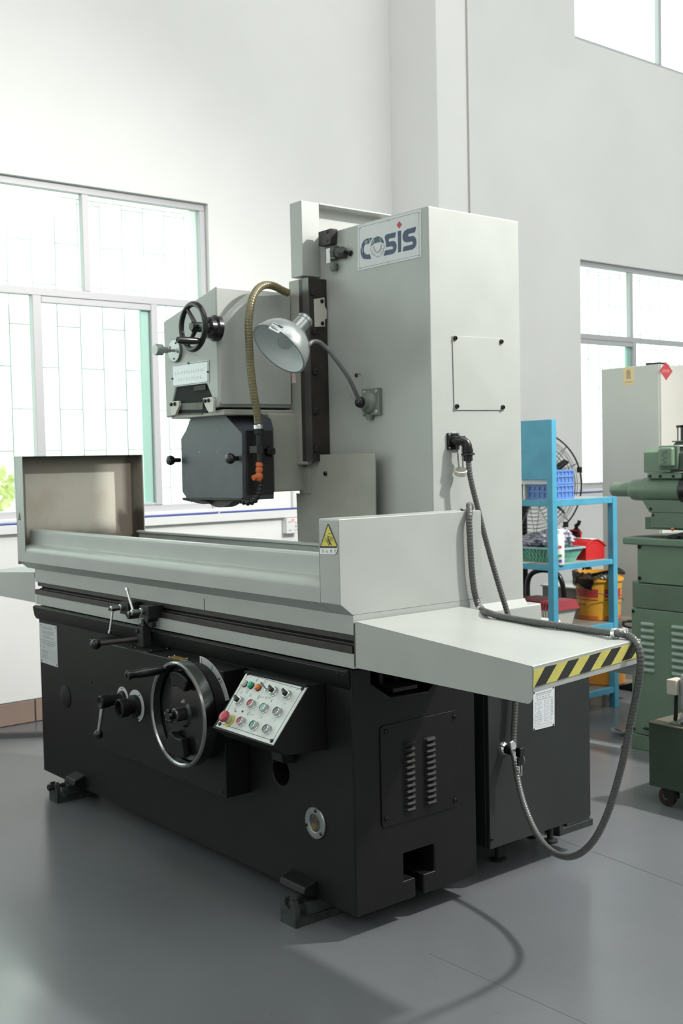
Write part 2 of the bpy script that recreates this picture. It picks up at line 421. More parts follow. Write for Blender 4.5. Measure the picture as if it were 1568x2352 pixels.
# shrubs in the yard
LEAF = mat('sunlit_leaf', (.80, .80, .42), .7, col2=(.62, .68, .30), scale=3)
def shrub(x, y, z, r, label):
    g = thing('shrub', (x, y, -.35), label, 'shrub', 'shrubs in the yard')
    mb = MB()
    for _ in range(420):
        d = Vector((random.gauss(0,1), random.gauss(0,1), random.gauss(0,1))).normalized()*r*random.uniform(.5, 1)
        c = Vector((x, y, z))+Vector((d.x, d.y, d.z*.8)); a = Vector((random.uniform(-1,1), random.uniform(-1,1), random.uniform(-1,1))).normalized()
        b = a.cross(Vector((random.uniform(-1,1), random.uniform(-1,1), random.uniform(-1,1)))).normalized(); s = random.uniform(.05, .1)
        n = len(mb.v); mb.v += [tuple(c-a*s), tuple(c+b*s*.5), tuple(c+a*s), tuple(c-b*s*.5)]; mb.quad(n, n+1, n+2, n+3)
    o = mb.build('foliage', LEAF, g, smooth=False); o['kind'] = 'stuff'
    MB().cyl((x, y, -.35), (x, y, z), .05, .03, 8).build('trunk', mat('bark', (.2, .15, .1), .9), g)
shrub(-9.2, 2.35, 1.25, .55, 'yellow-green shrub in the yard beyond the left window')
shrub(-8.4, 13.4, 1.7, .8, 'yellow-green shrub beyond the far right window')

# black cable protectors on the floor
def floor_strip(a, b, w, h, m, label, name='cable_protector'):
    a = Vector(a); b = Vector(b); d = (b-a).normalized(); q = Vector((-d.y, d.x, 0))*w/2
    a.z = b.z = FZ; up = Vector((0, 0, h))
    A = [a-q, a-q*.55+up, a+q*.55+up, a+q]; B = [b-q, b-q*.55+up, b+q*.55+up, b+q]
    return tag(MB().loft([Vector((p.x, p.y, p.z)) for p in A], [Vector((p.x, p.y, p.z)) for p in B]).build(name, m), label, 'cable cover')
RUB = mat('black_rubber', (.035, .037, .038), .5)
floor_strip((-3.60, -.055, 0), (-2.75, 1.08, 0), .07, .022, RUB, 'black rubber cable protector on the floor by the left wall')

# ================================================================== SURFACE GRINDER
G = thing('surface_grinder', (-1.165, .4, .057), 'large pale grey surface grinding machine on a black cast bed', 'machine')
def yz(pts, x): return [(x, p[0], p[1]) for p in pts]
def xz(pts, y): return [(p[0], y, p[1]) for p in pts]

# ---- bed
bed = MB().box((-2.327, 0, .057), (0, .545, .846)).build('bed', DARK, G)
cut(bed, [MB().box((-.16, .205, .122), (.1, .342, .214)),
          MB().box((-.12, .256, .0), (.1, .290, .13)),
          MB().extrude(yz([(.08,.88),(.079,.792),(.16,.737),(.326,.732),(.354,.75),(.354,.88)], -.14), (.3,0,0)),
          MB().lathe([(.047,-.1),(.047,.1)], (-.393,.0,.445), (0,1,0), 32)])
bv = bed.modifiers.new('Bevel', 'BEVEL'); bv.width = .005; bv.segments = 2; bv.limit_method = 'ANGLE'; bv.angle_limit = math.radians(50)
BV2 = mat('cavity_shade', (.006, .006, .006), .8)  # near-black standing in for shade inside the slot and head opening
mb = MB().extrude(yz([(-.012,.800),(-.018,.842),(.0,.848),(.0,.780)], -2.352), (2.345,0,0))
lip = mb.build('bed_lip', DARK, G, .003)
for x in (-2.325, -2.29, -.05, -.02): screw(lip, (x, -.0165, .83), FR, .004, .003)
box('bed_wing', (-1.5, .545, .057), (-.32, 1.28, .80), DARK, G, .006)
box('bed_wing', (-2.2, .545, .057), (-1.5, .60, .80), DARK, G, .006)
brk = box('trip_bracket', (-.13, .19, .742), (-.02, .30, .757), BLACKM, G, .003)
box('bracket_leg', (-.13, .2, .757), (-.10, .22, .82), BLACKM, brk, .002)
box('bracket_leg', (-.13, .27, .757), (-.10, .29, .82), BLACKM, brk, .002)
# foot lugs cast on the front
for x0, x1 in ((-1.985, -1.885), (-.34, -.20)):
    MB().extrude(yz([(.005,.125),(-.05,.108),(-.06,.085),(.005,.06)], x0), (x1-x0,0,0)).build('foot_lug', DARK, G, .006)

# ---- access panel with louvers on the right end of the bed
PAN = [(.0, .112, .651), (.0, .462, .648), (.0, .455, .318), (.0, .112, .322)]
r_ = .018
def rrect(y0, y1, z0, z1, r, x, n=5):
    out = []
    for cy, cz, a0 in ((y1-r, z1-r, 0), (y0+r, z1-r, 90), (y0+r, z0+r, 180), (y1-r, z0+r, 270)):
        for i in range(n+1):
            a = math.radians(a0+90*i/n); out.append((x, cy+r*math.cos(a), cz+r*math.sin(a)))
    return out
pan = MB().extrude(rrect(.111, .460, .320, .650, .016, .0005), (.004,0,0)).build('access_panel', DARK, G, .0015)
for p in ((0.0000,0.1346,0.6297), (0.0000,0.4424,0.6263), (0.0000,0.1291,0.3471), (0.0000,0.4379,0.3434)): screw(pan, (.0045, p[1], p[2]), RT, .008, .006)
LOUV = mat('worn_black_louver', (.0095,.010,.010), .6, var=.2, scale=20, spec=.25)
def louver(parent, x, y0, y1, z, h, d, m):
    k = 7; mb = MB(); prof = [(0, -h/2), (d*.75, -h*.42), (d, -h*.1), (d*.7, h*.25), (0, h/2)]
    A = []
    for i in range(k+1):
        t = i/k; s = min(1., min(t, 1-t)*k/1.2)**.5 if 0 < t < 1 else .02
        A.append([(x+px*s, y0+(y1-y0)*t, z+pz*(.6+.4*s)) for px, pz in prof])
    n = len(mb.v)
    for a in A: mb.v += a
    for i in range(k):
        for j in range(4): mb.quad(n+i*5+j, n+(i+1)*5+j, n+(i+1)*5+j+1, n+i*5+j+1)
    return mb.build('louver', m, parent)
for col, (ya, yb, zt, zb) in enumerate(((.207, .258, .576, .358), (.298, .352, .573, .362))):
    for k in range(12): louver(pan, .0045, ya, yb, zt+(zb-zt)*k/11, .0145, .013, LOUV)

# ---- sight glass, oval cover, nameplate, feed gearbox
sg = MB().lathe([(.0535,0),(.0535,.004),(.051,.007),(.034,.009),(.029,.007),(.027,.001),(1e-4,.001)], (-.199,.0,.314), FR, 40).build('sight_glass', mat('sight_ring_steel', (.33,.34,.34), .35, metal=1), G)
MB().lathe([(.0275,0),(.0275,.0025)], (-.199,-.0012,.314), FR, 28).build('lens', mat('sight_lens', (.05,.05,.045), .25, col2=(.17,.11,.035), scale=34, lo=.5, hi=.6, spec=.3), sg)
for a in (80, 200, 320):
    screw(sg, (-.199+.043*math.cos(math.radians(a)), -.0075, .314+.043*math.sin(math.radians(a))), FR, .006, .003)
MB().lathe([(.052,0),(.052,.003),(.048,.005)], (-2.06,.0,.45), FR, 36).build('round_cover', DARK, G)
def print_rows(parent, quad, rows, m, nrm, th=.0005):
    """small illegible print: rows of (v, u0, u1, h, n marks, fill)"""
    mb = MB()
    for v, u0, u1, h, n, fill in rows:
        for i in range(n):
            a = u0+(u1-u0)*i/n; b = a+(u1-u0)/n*fill
            hh = h*(1 if n < 9 else random.uniform(.7, 1))
            mb.plate([bil(quad, a, v-hh/2), bil(quad, b, v-hh/2), bil(quad, b, v+hh/2), bil(quad, a, v+hh/2)], nrm, th)
    return tag(mb.build('print', m, parent, smooth=False), kind='stuff')
def boxes_out(parent, quad, rects, m, nrm, w=.0012):
    mb = MB()
    for u0, v0, u1, v1 in rects: mb.stroke([bil(quad,u0,v0), bil(quad,u1,v0), bil(quad,u1,v1), bil(quad,u0,v1)], w, nrm, .0005, True)
    return tag(mb.build('print_boxes', m, parent, smooth=False), kind='stuff')
q = [(-2.318,-.002,.766), (-2.129,-.002,.768), (-2.129,-.002,.576), (-2.310,-.002,.579)]
np_ = MB().plate([Vector(p)+Vector((0,.002,0)) for p in q], FR, .002).build('nameplate', ALU, G); np_['label'] = 'pale printed metal nameplate'
print_rows(np_, q, [(.07,.12,.78,.03,9,.4),(.115,.12,.75,.022,14,.9),(.19,.14,.85,.035,10,.45),(.235,.18,.82,.022,16,.92),(.295,.2,.62,.03,5,.4),(.345,.18,.82,.022,16,.92),
    (.42,.08,.92,.045,8,.4),(.475,.1,.92,.022,18,.9),(.525,.2,.8,.022,12,.9),(.60,.15,.3,.02,2,.8),(.68,.08,.5,.02,8,.8),(.735,.1,.5,.02,9,.9),(.8,.08,.45,.02,7,.8),(.85,.08,.5,.02,9,.9)], INKG, FR)
boxes_out(np_, q, [(.56,.62+.065*k,.86,.66+.065*k) for k in range(5)], INKF, FR)
for u, v in ((.06,.05),(.94,.05),(.06,.95),(.94,.95)): screw(np_, Vector(bil(q,u,v))+Vector((0,-.0,0)), FR, .003, .002)

fb = box('feed_gearbox', (-1.602, -.102, .331), (-.578, .0, .779), DARK, G, .004)
for x, z in ((-1.59,.76),(-1.59,.60),(-1.585,.36),(-1.2,.345),(-.85,.34),(-.60,.35),(-.6,.75)): screw(fb, (x, -.102, z), FR, .005, .004)
pt = box('top_plate', (-1.275, -.098, .779), (-1.104, .0, .783), DARK, fb, .001)
for p in ((-1.262,-.085),(-1.225,-.088),(-1.115,-.08),(-1.112,-.01)): screw(fb, (p[0], p[1], .783), UP, .0055, .005, BLACK)
bp = MB().plate([(-.975,-.06,.7791),(-.965,-.094,.7791),(-.867,-.094,.7791),(-.877,-.06,.7791)], UP, .0015).build('brass_tag', BRASS, fb)
for p in ((-.972,-.062),(-.961,-.091),(-.872,-.091),(-.881,-.062)): screw(fb, (p[0], p[1], .7806), UP, .003, .003, STEEL)

# ---- big handwheel
hw = MB().lathe([(.171,.030),(.171,.003),(.176,-.002),(.183,-.002),(.188,.005),(.188,.046),(.182,.05),(.174,.046)], (-.725,-.205,.619), (0,1,0), 72, cap=False)
mats_hub = mat('dark_hub_steel', (.10,.10,.10), .3, metal=.8)
hwo = hw.build('handwheel', mat('polished_wheel_rim', (.30,.31,.31), .18, metal=1), G); hwo['label'] = 'polished steel handwheel rim'
MB().lathe([(1e-4,.022),(.04,.022),(.05,.030),(.153,.034),(.172,.038),(.172,.046),(1e-4,.046)], (-.725,-.205,.619), (0,1,0), 56, cap=False).build('web', BLACK, hwo)
MB().lathe([(.024,.024),(.024,-.008),(.020,-.012),(1e-4,-.012)], (-.725,-.205,.619), (0,1,0), 24).build('hub', mats_hub, hwo)
st = MB().lathe([(.013,-.002),(.013,.02),(.02,.02)], (-.725,-.232,.619), (0,1,0), 16)
for k in range(5):
    a = math.radians(72*k+20); st.ball((-.725+.018*math.cos(a), -.236, .619+.018*math.sin(a)), .009, 10, 8)
st.lathe([(.016,-.0),(.016,.012)], (-.725,-.243,.619), (0,1,0), 16)
st.build('star_knob', BLACK, hwo)
def arc_lobe(a0, a1, r0, r1, y0, y1, c, n=10):
    A = []
    for i in range(n+1):
        a = math.radians(a0+(a1-a0)*i/n); A.append((c[0]+r0*math.cos(a), y0, c[2]+r0*math.sin(a)))
    for i in range(n, -1, -1):
        a = math.radians(a0+(a1-a0)*i/n); A.append((c[0]+r1*math.cos(a), y0, c[2]+r1*math.sin(a)))
    return MB().extrude(A, (0, y1-y0, 0))
arc_lobe(233, 285, .085, .152, -.205, -.175, (-.725,0,.619)).build('spoke_pad', DARK, hwo, .006)
arc_lobe(60, 108, .10, .152, -.205, -.175, (-.725,0,.619)).build('spoke_pad', DARK, hwo, .006)
MB().lathe([(.008,0),(.008,.018),(.014,.020),(.017,.05),(.0165,.10),(.013,.135),(.018,.15),(.018,.158),(.008,.160),(.008,.157),(1e-4,.157)], (-0.7873,-0.2000,0.7739), (-.05,-1,-.02), 24).build('crank_handle', BLACK, hwo)
dial = MB().lathe([(.172,.0),(.172,.036),(.168,.04),(.12,.04),(.12,.06)], (-.725,-.103,.619), FR, 64).build('feed_dial', DARK, G)
q0 = []
for k in range(13):
    a = math.radians(20+70*k/12); q0.append((-.725+.196*math.cos(a), -.102-.001, .619+.196*math.sin(a)))
for k in range(12, -1, -1):
    a = math.radians(20+70*k/12); q0.append((-.725+.165*math.cos(a), -.102-.001, .619+.165*math.sin(a)))
ip = MB().plate(q0, FR, .0015).build('index_plate', ALU, dial)
mb = MB()
for k in range(3):
    a = math.radians(42+22*k); c = Vector((-.725+.182*math.cos(a), -.102-.0026, .619+.182*math.sin(a))); d = Vector((math.cos(a),0,math.sin(a)))
    mb.stroke([c-d*.008, c+d*.008], .0025, FR)
mb.build('mark', INK, dial)

# ---- two selector knobs left of it
def selector(name, c, R0, a0, a1, prof):
    o = MB().lathe(prof, (c[0], -.102, c[2]), FR, 28).build(name, DARK, G)
    pts = [(c[0]+R0*math.cos(math.radians(a0+(a1-a0)*k/20)), -.102-.001, c[2]+R0*math.sin(math.radians(a0+(a1-a0)*k/20))) for k in range(21)]
    pts += [(c[0]+R0*.68*math.cos(math.radians(a1+(a0-a1)*k/20)), -.102-.001, c[2]+R0*.68*math.sin(math.radians(a1+(a0-a1)*k/20))) for k in range(21)]
    d = MB().plate(pts, FR, .0015).build('dial_ring', ALU, o)
    for a in (a0+8, (a0+a1)/2, a1-8): screw(o, (c[0]+R0*.86*math.cos(math.radians(a)), -.102-.0025, c[2]+R0*.86*math.sin(math.radians(a))), FR, .0028, .0025)
    return o
s1 = selector('selector_lever', (-1.314, 0, .572), .047, -10, 200, [(.030,0),(.030,.012),(.022,.016),(.021,.055),(.026,.07),(.026,.10),(.022,.104),(.015,.101),(1e-4,.095)])
pa = Vector((-1.314, -.192, .560)); pb = pa + Vector((-.018,-.012,-.105))
MB().cyl(pa, pb, .0085, .0065, 14).build('lever', STEEL, s1)
MB().ball(pb+Vector((-.002,-.001,-.014)), .0185, 24, 16).build('ball_knob', BLACK, s1)
s2 = selector('selector_knob', (-1.205, 0, .560), .063, -75, 190, [(.044,0),(.044,.020),(.030,.024),(.030,.04),(.037,.046),(.037,.075),(.034,.079),(.029,.079),(.026,.06),(1e-4,.058)])

# ---- sloped control box with push buttons
CB = [(0,.786),(-.073,.786),(-.215,.618),(-.165,.580),(0,.568)]
cb = MB().extrude(yz(CB, -.478), (.345,0,0)).build('control_box', DARK, G, .003)
MB().extrude(yz([(-.064,.792),(-.080,.792),(-.080,.783),(-.064,.788)], -.480), (.349,0,0)).build('hood_strip', DARK, cb, .001)
PN = Vector((0,-.162,.138)).normalized()
PQ = [(-0.4738,-0.0672,0.7899), (-0.1310,-0.0730,0.7830), (-0.1316,-0.2108,0.6212), (-0.4595,-0.2091,0.6232)]
PQ = [Vector(p)+PN*.0035 for p in PQ]
pp = MB().plate([p-PN*.003 for p in PQ], PN, .003).build('panel_plate', mat('button_plate', (.60,.64,.62), .4, var=.1, scale=12), cb)
for u, v in ((.045,.05),(.955,.05),(.045,.95),(.955,.95)): screw(cb, bil(PQ,u,v), PN, .0065, .005)
boxes_out(cb, PQ, [(.04,.06,.96,.94)], INK, PN, .0015)
def pquad(pts): return [Vector(p)+PN*.0035 for p in pts]
BTN = mat('button_bezel', (.50,.51,.50), .22, metal=1)
def btn(u, v, kind, col=None):
    c = Vector(u if isinstance(u, tuple) else u)+PN*.0035
    if kind == 'push':
        o = MB().lathe([(.0165,0),(.0165,.003),(.0145,.004),(.0145,.016),(.0125,.0175),(.0118,.0175),(.0112,.013),(1e-4,.013)], c, PN, 24).build('push_button', BTN, G)
        MB().lathe([(.0108,.0),(.0108,.003),(.009,.004),(1e-4,.0043)], c+PN*.012, PN, 20).build('button_cap', col, o)
    elif kind == 'lens':
        o = MB().lathe([(.0125,0),(.0125,.004)], c, PN, 20).build('indicator_lamp', BLACK, G)
        MB().lathe([(.0115,0),(.0115,.007),(.0095,.010),(1e-4,.0115)], c+PN*.004, PN, 20).build('lens_cap', col, o)
    elif kind == 'rotary':
        o = MB().lathe([(.0165,0),(.0165,.003),(.0145,.004),(.0145,.013),(.0128,.0145),(1e-4,.0145)], c, PN, 24).build('rotary_switch', BTN, G)
        up = Vector((-.35,-.5,.8)); up = (up-PN*up.dot(PN)).normalized(); sd = PN.cross(up)
        b = c+PN*.0145
        MB().extrude([b-up*.012-sd*.0055, b-up*.012+sd*.0055, b+up*.013+sd*.004, b+up*.013-sd*.004], PN*.014).build('switch_knob', BLACK, o, .002)
    elif kind == 'toggle':
        o = MB().lathe([(.009,0),(.009,.003),(.007,.004),(.007,.01)], c, PN, 6).build('toggle_switch', BTN, G)
        MB().cyl(c+PN*.008, c+PN*.030+Vector((-.006,0,.010)), .0025, .004, 10).build('toggle_stick', STEEL, o)
    elif kind == 'stop':
        o = MB().lathe([(.022,0),(.022,.004),(.019,.005)], c, PN, 28).build('emergency_stop', mat('stop_collar_yellow', (.50,.46,.10), .45), G)
        o['label'] = 'red mushroom emergency stop on a yellow collar'
        MB().lathe([(.0145,.005),(.0145,.024)], c, PN, 24).build('stop_barrel', BTN, o)
        MB().lathe([(.018,.022),(.0205,.026),(.0205,.031),(.017,.037),(.008,.0405),(1e-4,.041)], c, PN, 28).build('stop_cap', col, o)
CR = mat('button_red', (.36,.05,.07), .35); CG = mat('button_green', (.07,.26,.19), .35); CT = mat('button_teal', (.22,.42,.40), .35); CD = mat('button_grey', (.14,.15,.17), .35)
LG = mat('lens_green', (.02,.34,.19), .25); LO = mat('lens_orange', (.62,.17,.03), .25); LW = mat('lens_white', (.55,.54,.50), .3); CS = mat('stop_red', (.42,.06,.07), .3)
btn((-0.4416,-0.1001,0.7512),0,'lens',LW); btn((-0.4025,-0.1003,0.7509),0,'lens',LG); btn((-0.3594,-0.1012,0.7500),0,'lens',LO)
btn((-0.3095,-0.1011,0.7500),0,'toggle'); btn((-0.2703,-0.1011,0.7500),0,'rotary'); btn((-0.1960,-0.1012,0.7499),0,'rotary')
btn((-0.4137,-0.1416,0.7024),0,'rotary'); btn((-0.3396,-0.1417,0.7024),0,'push',CR); btn((-0.2665,-0.1426,0.7013),0,'push',CT); btn((-0.1915,-0.1430,0.7008),0,'push',CD)
btn((-0.4053,-0.1889,0.6470),0,'stop',CS); btn((-0.3382,-0.1847,0.6519),0,'push',CR); btn((-0.2656,-0.1850,0.6516),0,'push',CG); btn((-0.1931,-0.1850,0.6516),0,'push',CD)
mb = MB()
def ring(c, r, m_, n=14, w=.0012):
    ex = X; ey = PN.cross(X); c = Vector(c)+PN*.0036
    m_.stroke([c+ex*r*math.cos(2*math.pi*i/n)+ey*r*1.25*math.sin(2*math.pi*i/n) for i in range(n)], w, PN, .0005, True)
for c in [(-0.3929,-0.0837,0.7704),(-0.3495,-0.0840,0.7701),(-0.4351,-0.1200,0.7278),(-0.4076,-0.1156,0.7329),(-0.3805,-0.1206,0.7271)]: ring(c, .0045, mb)
for c in [(-0.3340,-0.1210,0.7267),(-0.3339,-0.1617,0.6789)]: ring(c, .0048, mb, w=.002)
for a, b in ([(-0.2603,-0.1187,0.7294),(-0.2600,-0.1248,0.7222)], [(-0.2602,-0.1592,0.6819),(-0.2606,-0.1653,0.6746)], [(-0.2969,-0.1159,0.7326),(-0.2943,-0.1202,0.7276)]):
    mb.stroke([Vector(a)+PN*.0036, Vector(b)+PN*.0036], .0025, PN)
for pts in ([(-0.2099,-0.0842,0.7699),(-0.2076,-0.0825,0.7719),(-0.2014,-0.0839,0.7703)], [(-0.1752,-0.0850,0.7689),(-0.1716,-0.0826,0.7717),(-0.1627,-0.0837,0.7705)], [(-0.1894,-0.1222,0.7252),(-0.1882,-0.1180,0.7302)], [(-0.1889,-0.1633,0.6770),(-0.1896,-0.1594,0.6816)], [(-0.3271,-0.1198,0.7281),(-0.3066,-0.1174,0.7309)], [(-0.2858,-0.1171,0.7312),(-0.2725,-0.1166,0.7318)], [(-0.3223,-0.1628,0.6776),(-0.3048,-0.1616,0.6790)], [(-0.4394,-0.0811,0.7735),(-0.4316,-0.0813,0.7732)]):
    mb.stroke([Vector(p)+PN*.0036 for p in pts], .0012, PN)
tag(mb.build('panel_marks', INKG, cb, smooth=False), kind='stuff')
MB().stroke([Vector(p)+PN*.0036 for p in [(-0.4149,-0.1595,0.6815),(-0.4089,-0.1661,0.6737),(-0.4017,-0.1652,0.6748)]], .003, PN).build('stop_mark', REDL, cb, smooth=False)
screw(cb, Vector((-0.3704,-0.1611,0.6795))+PN*.003, PN, .004, .003)
MB().extrude(yz([(-.10,.585),(-.06,.57),(-.05,.50),(0,.49),(0,.575)], -.37), (.06,0,0)).build('cable_duct', BLACKM, cb, .003)

# ---- table with T slots, stop dogs, trip lever
tb = MB().extrude(yz([(0,.851),(0,.899),(.034,.899),(.034,.957),(0,.957),(0,1.018),(.03,1.03),(.55,1.03),(.575,1.018),(.575,.851)], -2.352), (2.365,0,0)).build('table', PAINT, G, .002)
MB().extrude(yz([(-.003,.899),(-.003,.922),(.022,.922),(.022,.926),(.033,.926),(.033,.899)], -2.348), (2.358,0,0)).build('slot_rail', RAIL, tb, .001)
MB().extrude(yz([(.010,.937),(.010,.957),(.033,.957),(.033,.937)], -2.348), (2.358,0,0)).build('slot_rail', RAIL, tb, .001)
box('slot_back', (-2.345, .030, .922), (.008, .0335, .94), BV2, tb)  # black sheet painting the shade deep in the slot
box('centre_mark', (-.8535, -.0008, .953), (-.8495, .001, 1.001), INK, tb)
CHK = mat('magnetic_chuck_steel', (.20,.20,.20), .35, metal=.8)
box('magnetic_chuck', (-1.95, .07, 1.03), (-.40, .50, 1.12), CHK, tb, .004)
kb = MB().lathe([(.012,0),(.012,.03),(.02,.033),(.026,.05),(.026,.058),(.018,.072),(1e-4,.076)], (-1.654,.12,1.12), UP, 24).build('clamp_knob', BLACK, tb)
def dog(name, x0, x1, yb, hx, hz, tipdir, tooth):
    z0, z1 = .898, .947
    o = MB().box((x0, yb, z0), (x1, .02, z1)).build(name, BLACKM, G, .002)
    w = x1-x0
    MB().extrude(xz([(tooth-.022,.9),(tooth+.022,.9),(tooth+.012,.882),(tooth+.002,.880)], yb), (0,.045,0)).build('tooth', BLACKM, o, .001)
    c = Vector((hx, yb, hz))
    MB().lathe([(.014,0),(.014,.012),(.010,.014),(.010,.03),(.0115,.03),(.0115,.052),(.006,.055),(.006,.066),(1e-4,.067)], c, FR, 18).build('clamp_screw', STEEL, o)
    p = c+Vector((0,-.042,0)); d = Vector(tipdir)
    MB().lathe([(.0052,-.004),(.0052,d.length*.9),(.0075,d.length*.9),(.0075,d.length),(.005,d.length+.003)], p, d, 14).build('clamp_handle', CHROME, o)
dog('stop_dog', -1.415, -1.345, -.052, -1.392, .925, (-.012,-.012,-.100), -1.352)
dog('stop_dog', -1.250, -1.180, -.052, -1.222, .925, (-.042,-.006,.092), -1.205)
tl = MB().box((-1.262, -.062, .783), (-1.212, -.024, .862)).box((-1.252,-.058,.862),(-1.214,-.026,.874)).build('trip_lever', BLACKM, G, .003)
MB().box((-1.244,-.05,.868),(-1.226,-.035,.892)).box((-1.222,-.04,.862),(-1.180,-.018,.886)).ball((-1.20,-.03,.893), .012, 12, 8).build('trip_fork', BLACKM, tl, .002)
a = Vector((-1.258, -.055, .812)); b = a+Vector((-.075,-.135,-.012))
MB().cyl(a, b, .011, .009, 16).build('lever_rod', RAIL, tl)
MB().ball(b+Vector((-.006,-.012,-.001)), .0215, 26, 18).build('ball_knob', BLACK, tl)
screw(tl, (-1.25,-.062,.845), FR, .009, .008, BLACKM, hexa=True)

# ---- splash guards round the table
def strip_prof(pts, th):                     # thin sheet from a poly line in (y,z)
    P = [Vector((p[0], p[1])) for p in pts]; L = []; Rr = []
    for i, p in enumerate(P):
        d = (P[min(i+1,len(P)-1)]-P[max(i-1,0)]).normalized(); n = Vector((-d.y, d.x))*th/2
        L.append(p+n); Rr.append(p-n)
    return [(v.x, v.y) for v in L+Rr[::-1]]
APR = [(-.002,1.019),(-.050,1.056),(-.050,1.1025),(-.045,1.1025),(-.045,1.058),(-.002,1.024)]
gp = MB().extrude(yz(APR, -2.340), (2.254,0,0))
rail_p = [(-.046,1.098),(-.046,1.108),(-.042,1.118),(-.034,1.126),(-.020,1.130),(-.008,1.131),(-.002,1.134),(0,1.142),(0,1.185),(.001,1.196),(.006,1.203),(.014,1.206),(.022,1.203),(.026,1.196),(.026,1.185)]
gp.extrude(yz(strip_prof(rail_p, .003), -2.392), (2.306,0,0))
sgd = gp.build('splash_guard', PAINT, G, sm=30)
back_p = [(.585,1.03),(.585,1.150),(.588,1.162),(.580,1.168),(.572,1.166),(.570,1.158)]
MB().extrude(yz(strip_prof(back_p, .003), -2.392), (2.306,0,0)).build('back_rail', PAINT, sgd, sm=30)
# right end guard
EG = [(-.050,1.0565),(-.050,1.318),(-.046,1.322),(.572,1.322),(.578,1.318),(.578,1.019),(-.001,1.019)]
eg = MB().extrude(yz(EG, -.086), (.100,0,0)).build('end_guard', PAINT, G, .004, 3)
box('inner_seam', (-.0865, -.0505, 1.10), (-.085, .0, 1.3), PAINT2, eg)
# left end guard, taller, stained inside
def stain_mat():
    m = bpy.data.materials.new('coolant_stained_paint'); m.use_nodes = True; nt = m.node_tree; b = nt.nodes['Principled BSDF']
    b.inputs['Roughness'].default_value = .55
    g = nt.nodes.new('ShaderNodeNewGeometry'); s = nt.nodes.new('ShaderNodeSeparateXYZ'); nt.links.new(g.outputs['Position'], s.inputs[0])
    def mth(op, a, b_=None, c=None):
        n = nt.nodes.new('ShaderNodeMath'); n.operation = op
        for i, x in enumerate((a, b_, c)):
            if x is None: continue
            if isinstance(x, (int, float)): n.inputs[i].default_value = x
            else: nt.links.new(x, n.inputs[i])
        return n.outputs[0]
    def ss(x, lo, hi):
        n = nt.nodes.new('ShaderNodeMapRange'); n.interpolation_type = 'SMOOTHSTEP'; n.inputs[1].default_value = lo; n.inputs[2].default_value = hi
        nt.links.new(x, n.inputs[0]); return n.outputs[0]
    def noise(sc, d=6):
        n = nt.nodes.new('ShaderNodeTexNoise'); n.inputs['Scale'].default_value = sc; n.inputs['Detail'].default_value = d
        nt.links.new(g.outputs['Position'], n.inputs['Vector']); return n.outputs['Fac']
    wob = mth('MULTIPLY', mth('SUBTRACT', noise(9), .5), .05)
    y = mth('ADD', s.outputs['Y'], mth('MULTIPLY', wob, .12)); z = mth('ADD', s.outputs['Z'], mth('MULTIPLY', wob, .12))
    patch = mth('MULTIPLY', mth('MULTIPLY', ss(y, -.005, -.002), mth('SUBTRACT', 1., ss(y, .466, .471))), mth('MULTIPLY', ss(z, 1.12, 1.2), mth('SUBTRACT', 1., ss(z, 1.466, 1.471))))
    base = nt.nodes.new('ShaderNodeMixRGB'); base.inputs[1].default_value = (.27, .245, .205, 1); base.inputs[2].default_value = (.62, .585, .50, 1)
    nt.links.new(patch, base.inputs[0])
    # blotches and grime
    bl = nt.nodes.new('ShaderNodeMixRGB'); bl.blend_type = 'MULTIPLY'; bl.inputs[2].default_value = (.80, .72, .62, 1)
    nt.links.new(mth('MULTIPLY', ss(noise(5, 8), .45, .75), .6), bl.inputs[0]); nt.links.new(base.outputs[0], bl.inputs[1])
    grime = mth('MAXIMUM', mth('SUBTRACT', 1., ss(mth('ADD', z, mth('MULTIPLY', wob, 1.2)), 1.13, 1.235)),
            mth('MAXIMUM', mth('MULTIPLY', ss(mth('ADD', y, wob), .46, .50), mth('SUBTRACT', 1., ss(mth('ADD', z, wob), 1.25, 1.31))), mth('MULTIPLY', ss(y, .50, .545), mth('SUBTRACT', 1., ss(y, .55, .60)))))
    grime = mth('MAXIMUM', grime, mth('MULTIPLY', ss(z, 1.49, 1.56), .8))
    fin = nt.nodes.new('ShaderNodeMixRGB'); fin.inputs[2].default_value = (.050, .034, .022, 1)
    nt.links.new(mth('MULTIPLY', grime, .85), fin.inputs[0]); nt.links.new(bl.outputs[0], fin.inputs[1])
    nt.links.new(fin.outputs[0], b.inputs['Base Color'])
    return m
STAIN = stain_mat()
el = MB().extrude(yz([(-.002,1.019),(-.050,1.056),(-.050,1.553),(-.0475,1.553),(-.0475,1.058),(-.002,1.024)], -2.425), (.085,0,0)).box((-2.425,-.05,1.04), (-2.4225,.60,1.553)).box((-2.425,-.05,1.5505),(-2.36,.60,1.553)).box((-2.425,.5975,1.04),(-2.36,.60,1.553))
elo = el.build('end_guard', PAINT, G)
MB().box((-2.4222,-.047,1.06), (-2.4200,.597,1.550)).box((-2.4200,.5945,1.06),(-2.362,.597,1.550)).build('stained_lining', STAIN, elo, smooth=False)
MB().extrude(xz([(-2.399,1.256),(-2.379,1.256),(-2.389,1.282)], -.0508), (0,.0006,0)).build('warning_sticker', YELS, elo)
MB().extrude(xz([(-2.402,1.252),(-2.376,1.252),(-2.376,1.256),(-2.402,1.256)], -.0508), (0,.0006,0)).build('sticker_edge', INK, elo)
mb = MB(); mb.stroke([(-2.401,-.0505,1.253),(-2.389,-.0505,1.286),(-2.377,-.0505,1.253)], .003, FR); mb.stroke([(-2.389,-.051,1.258),(-2.389,-.051,1.272)], .004, FR); mb.build('sticker_print', INK, elo)

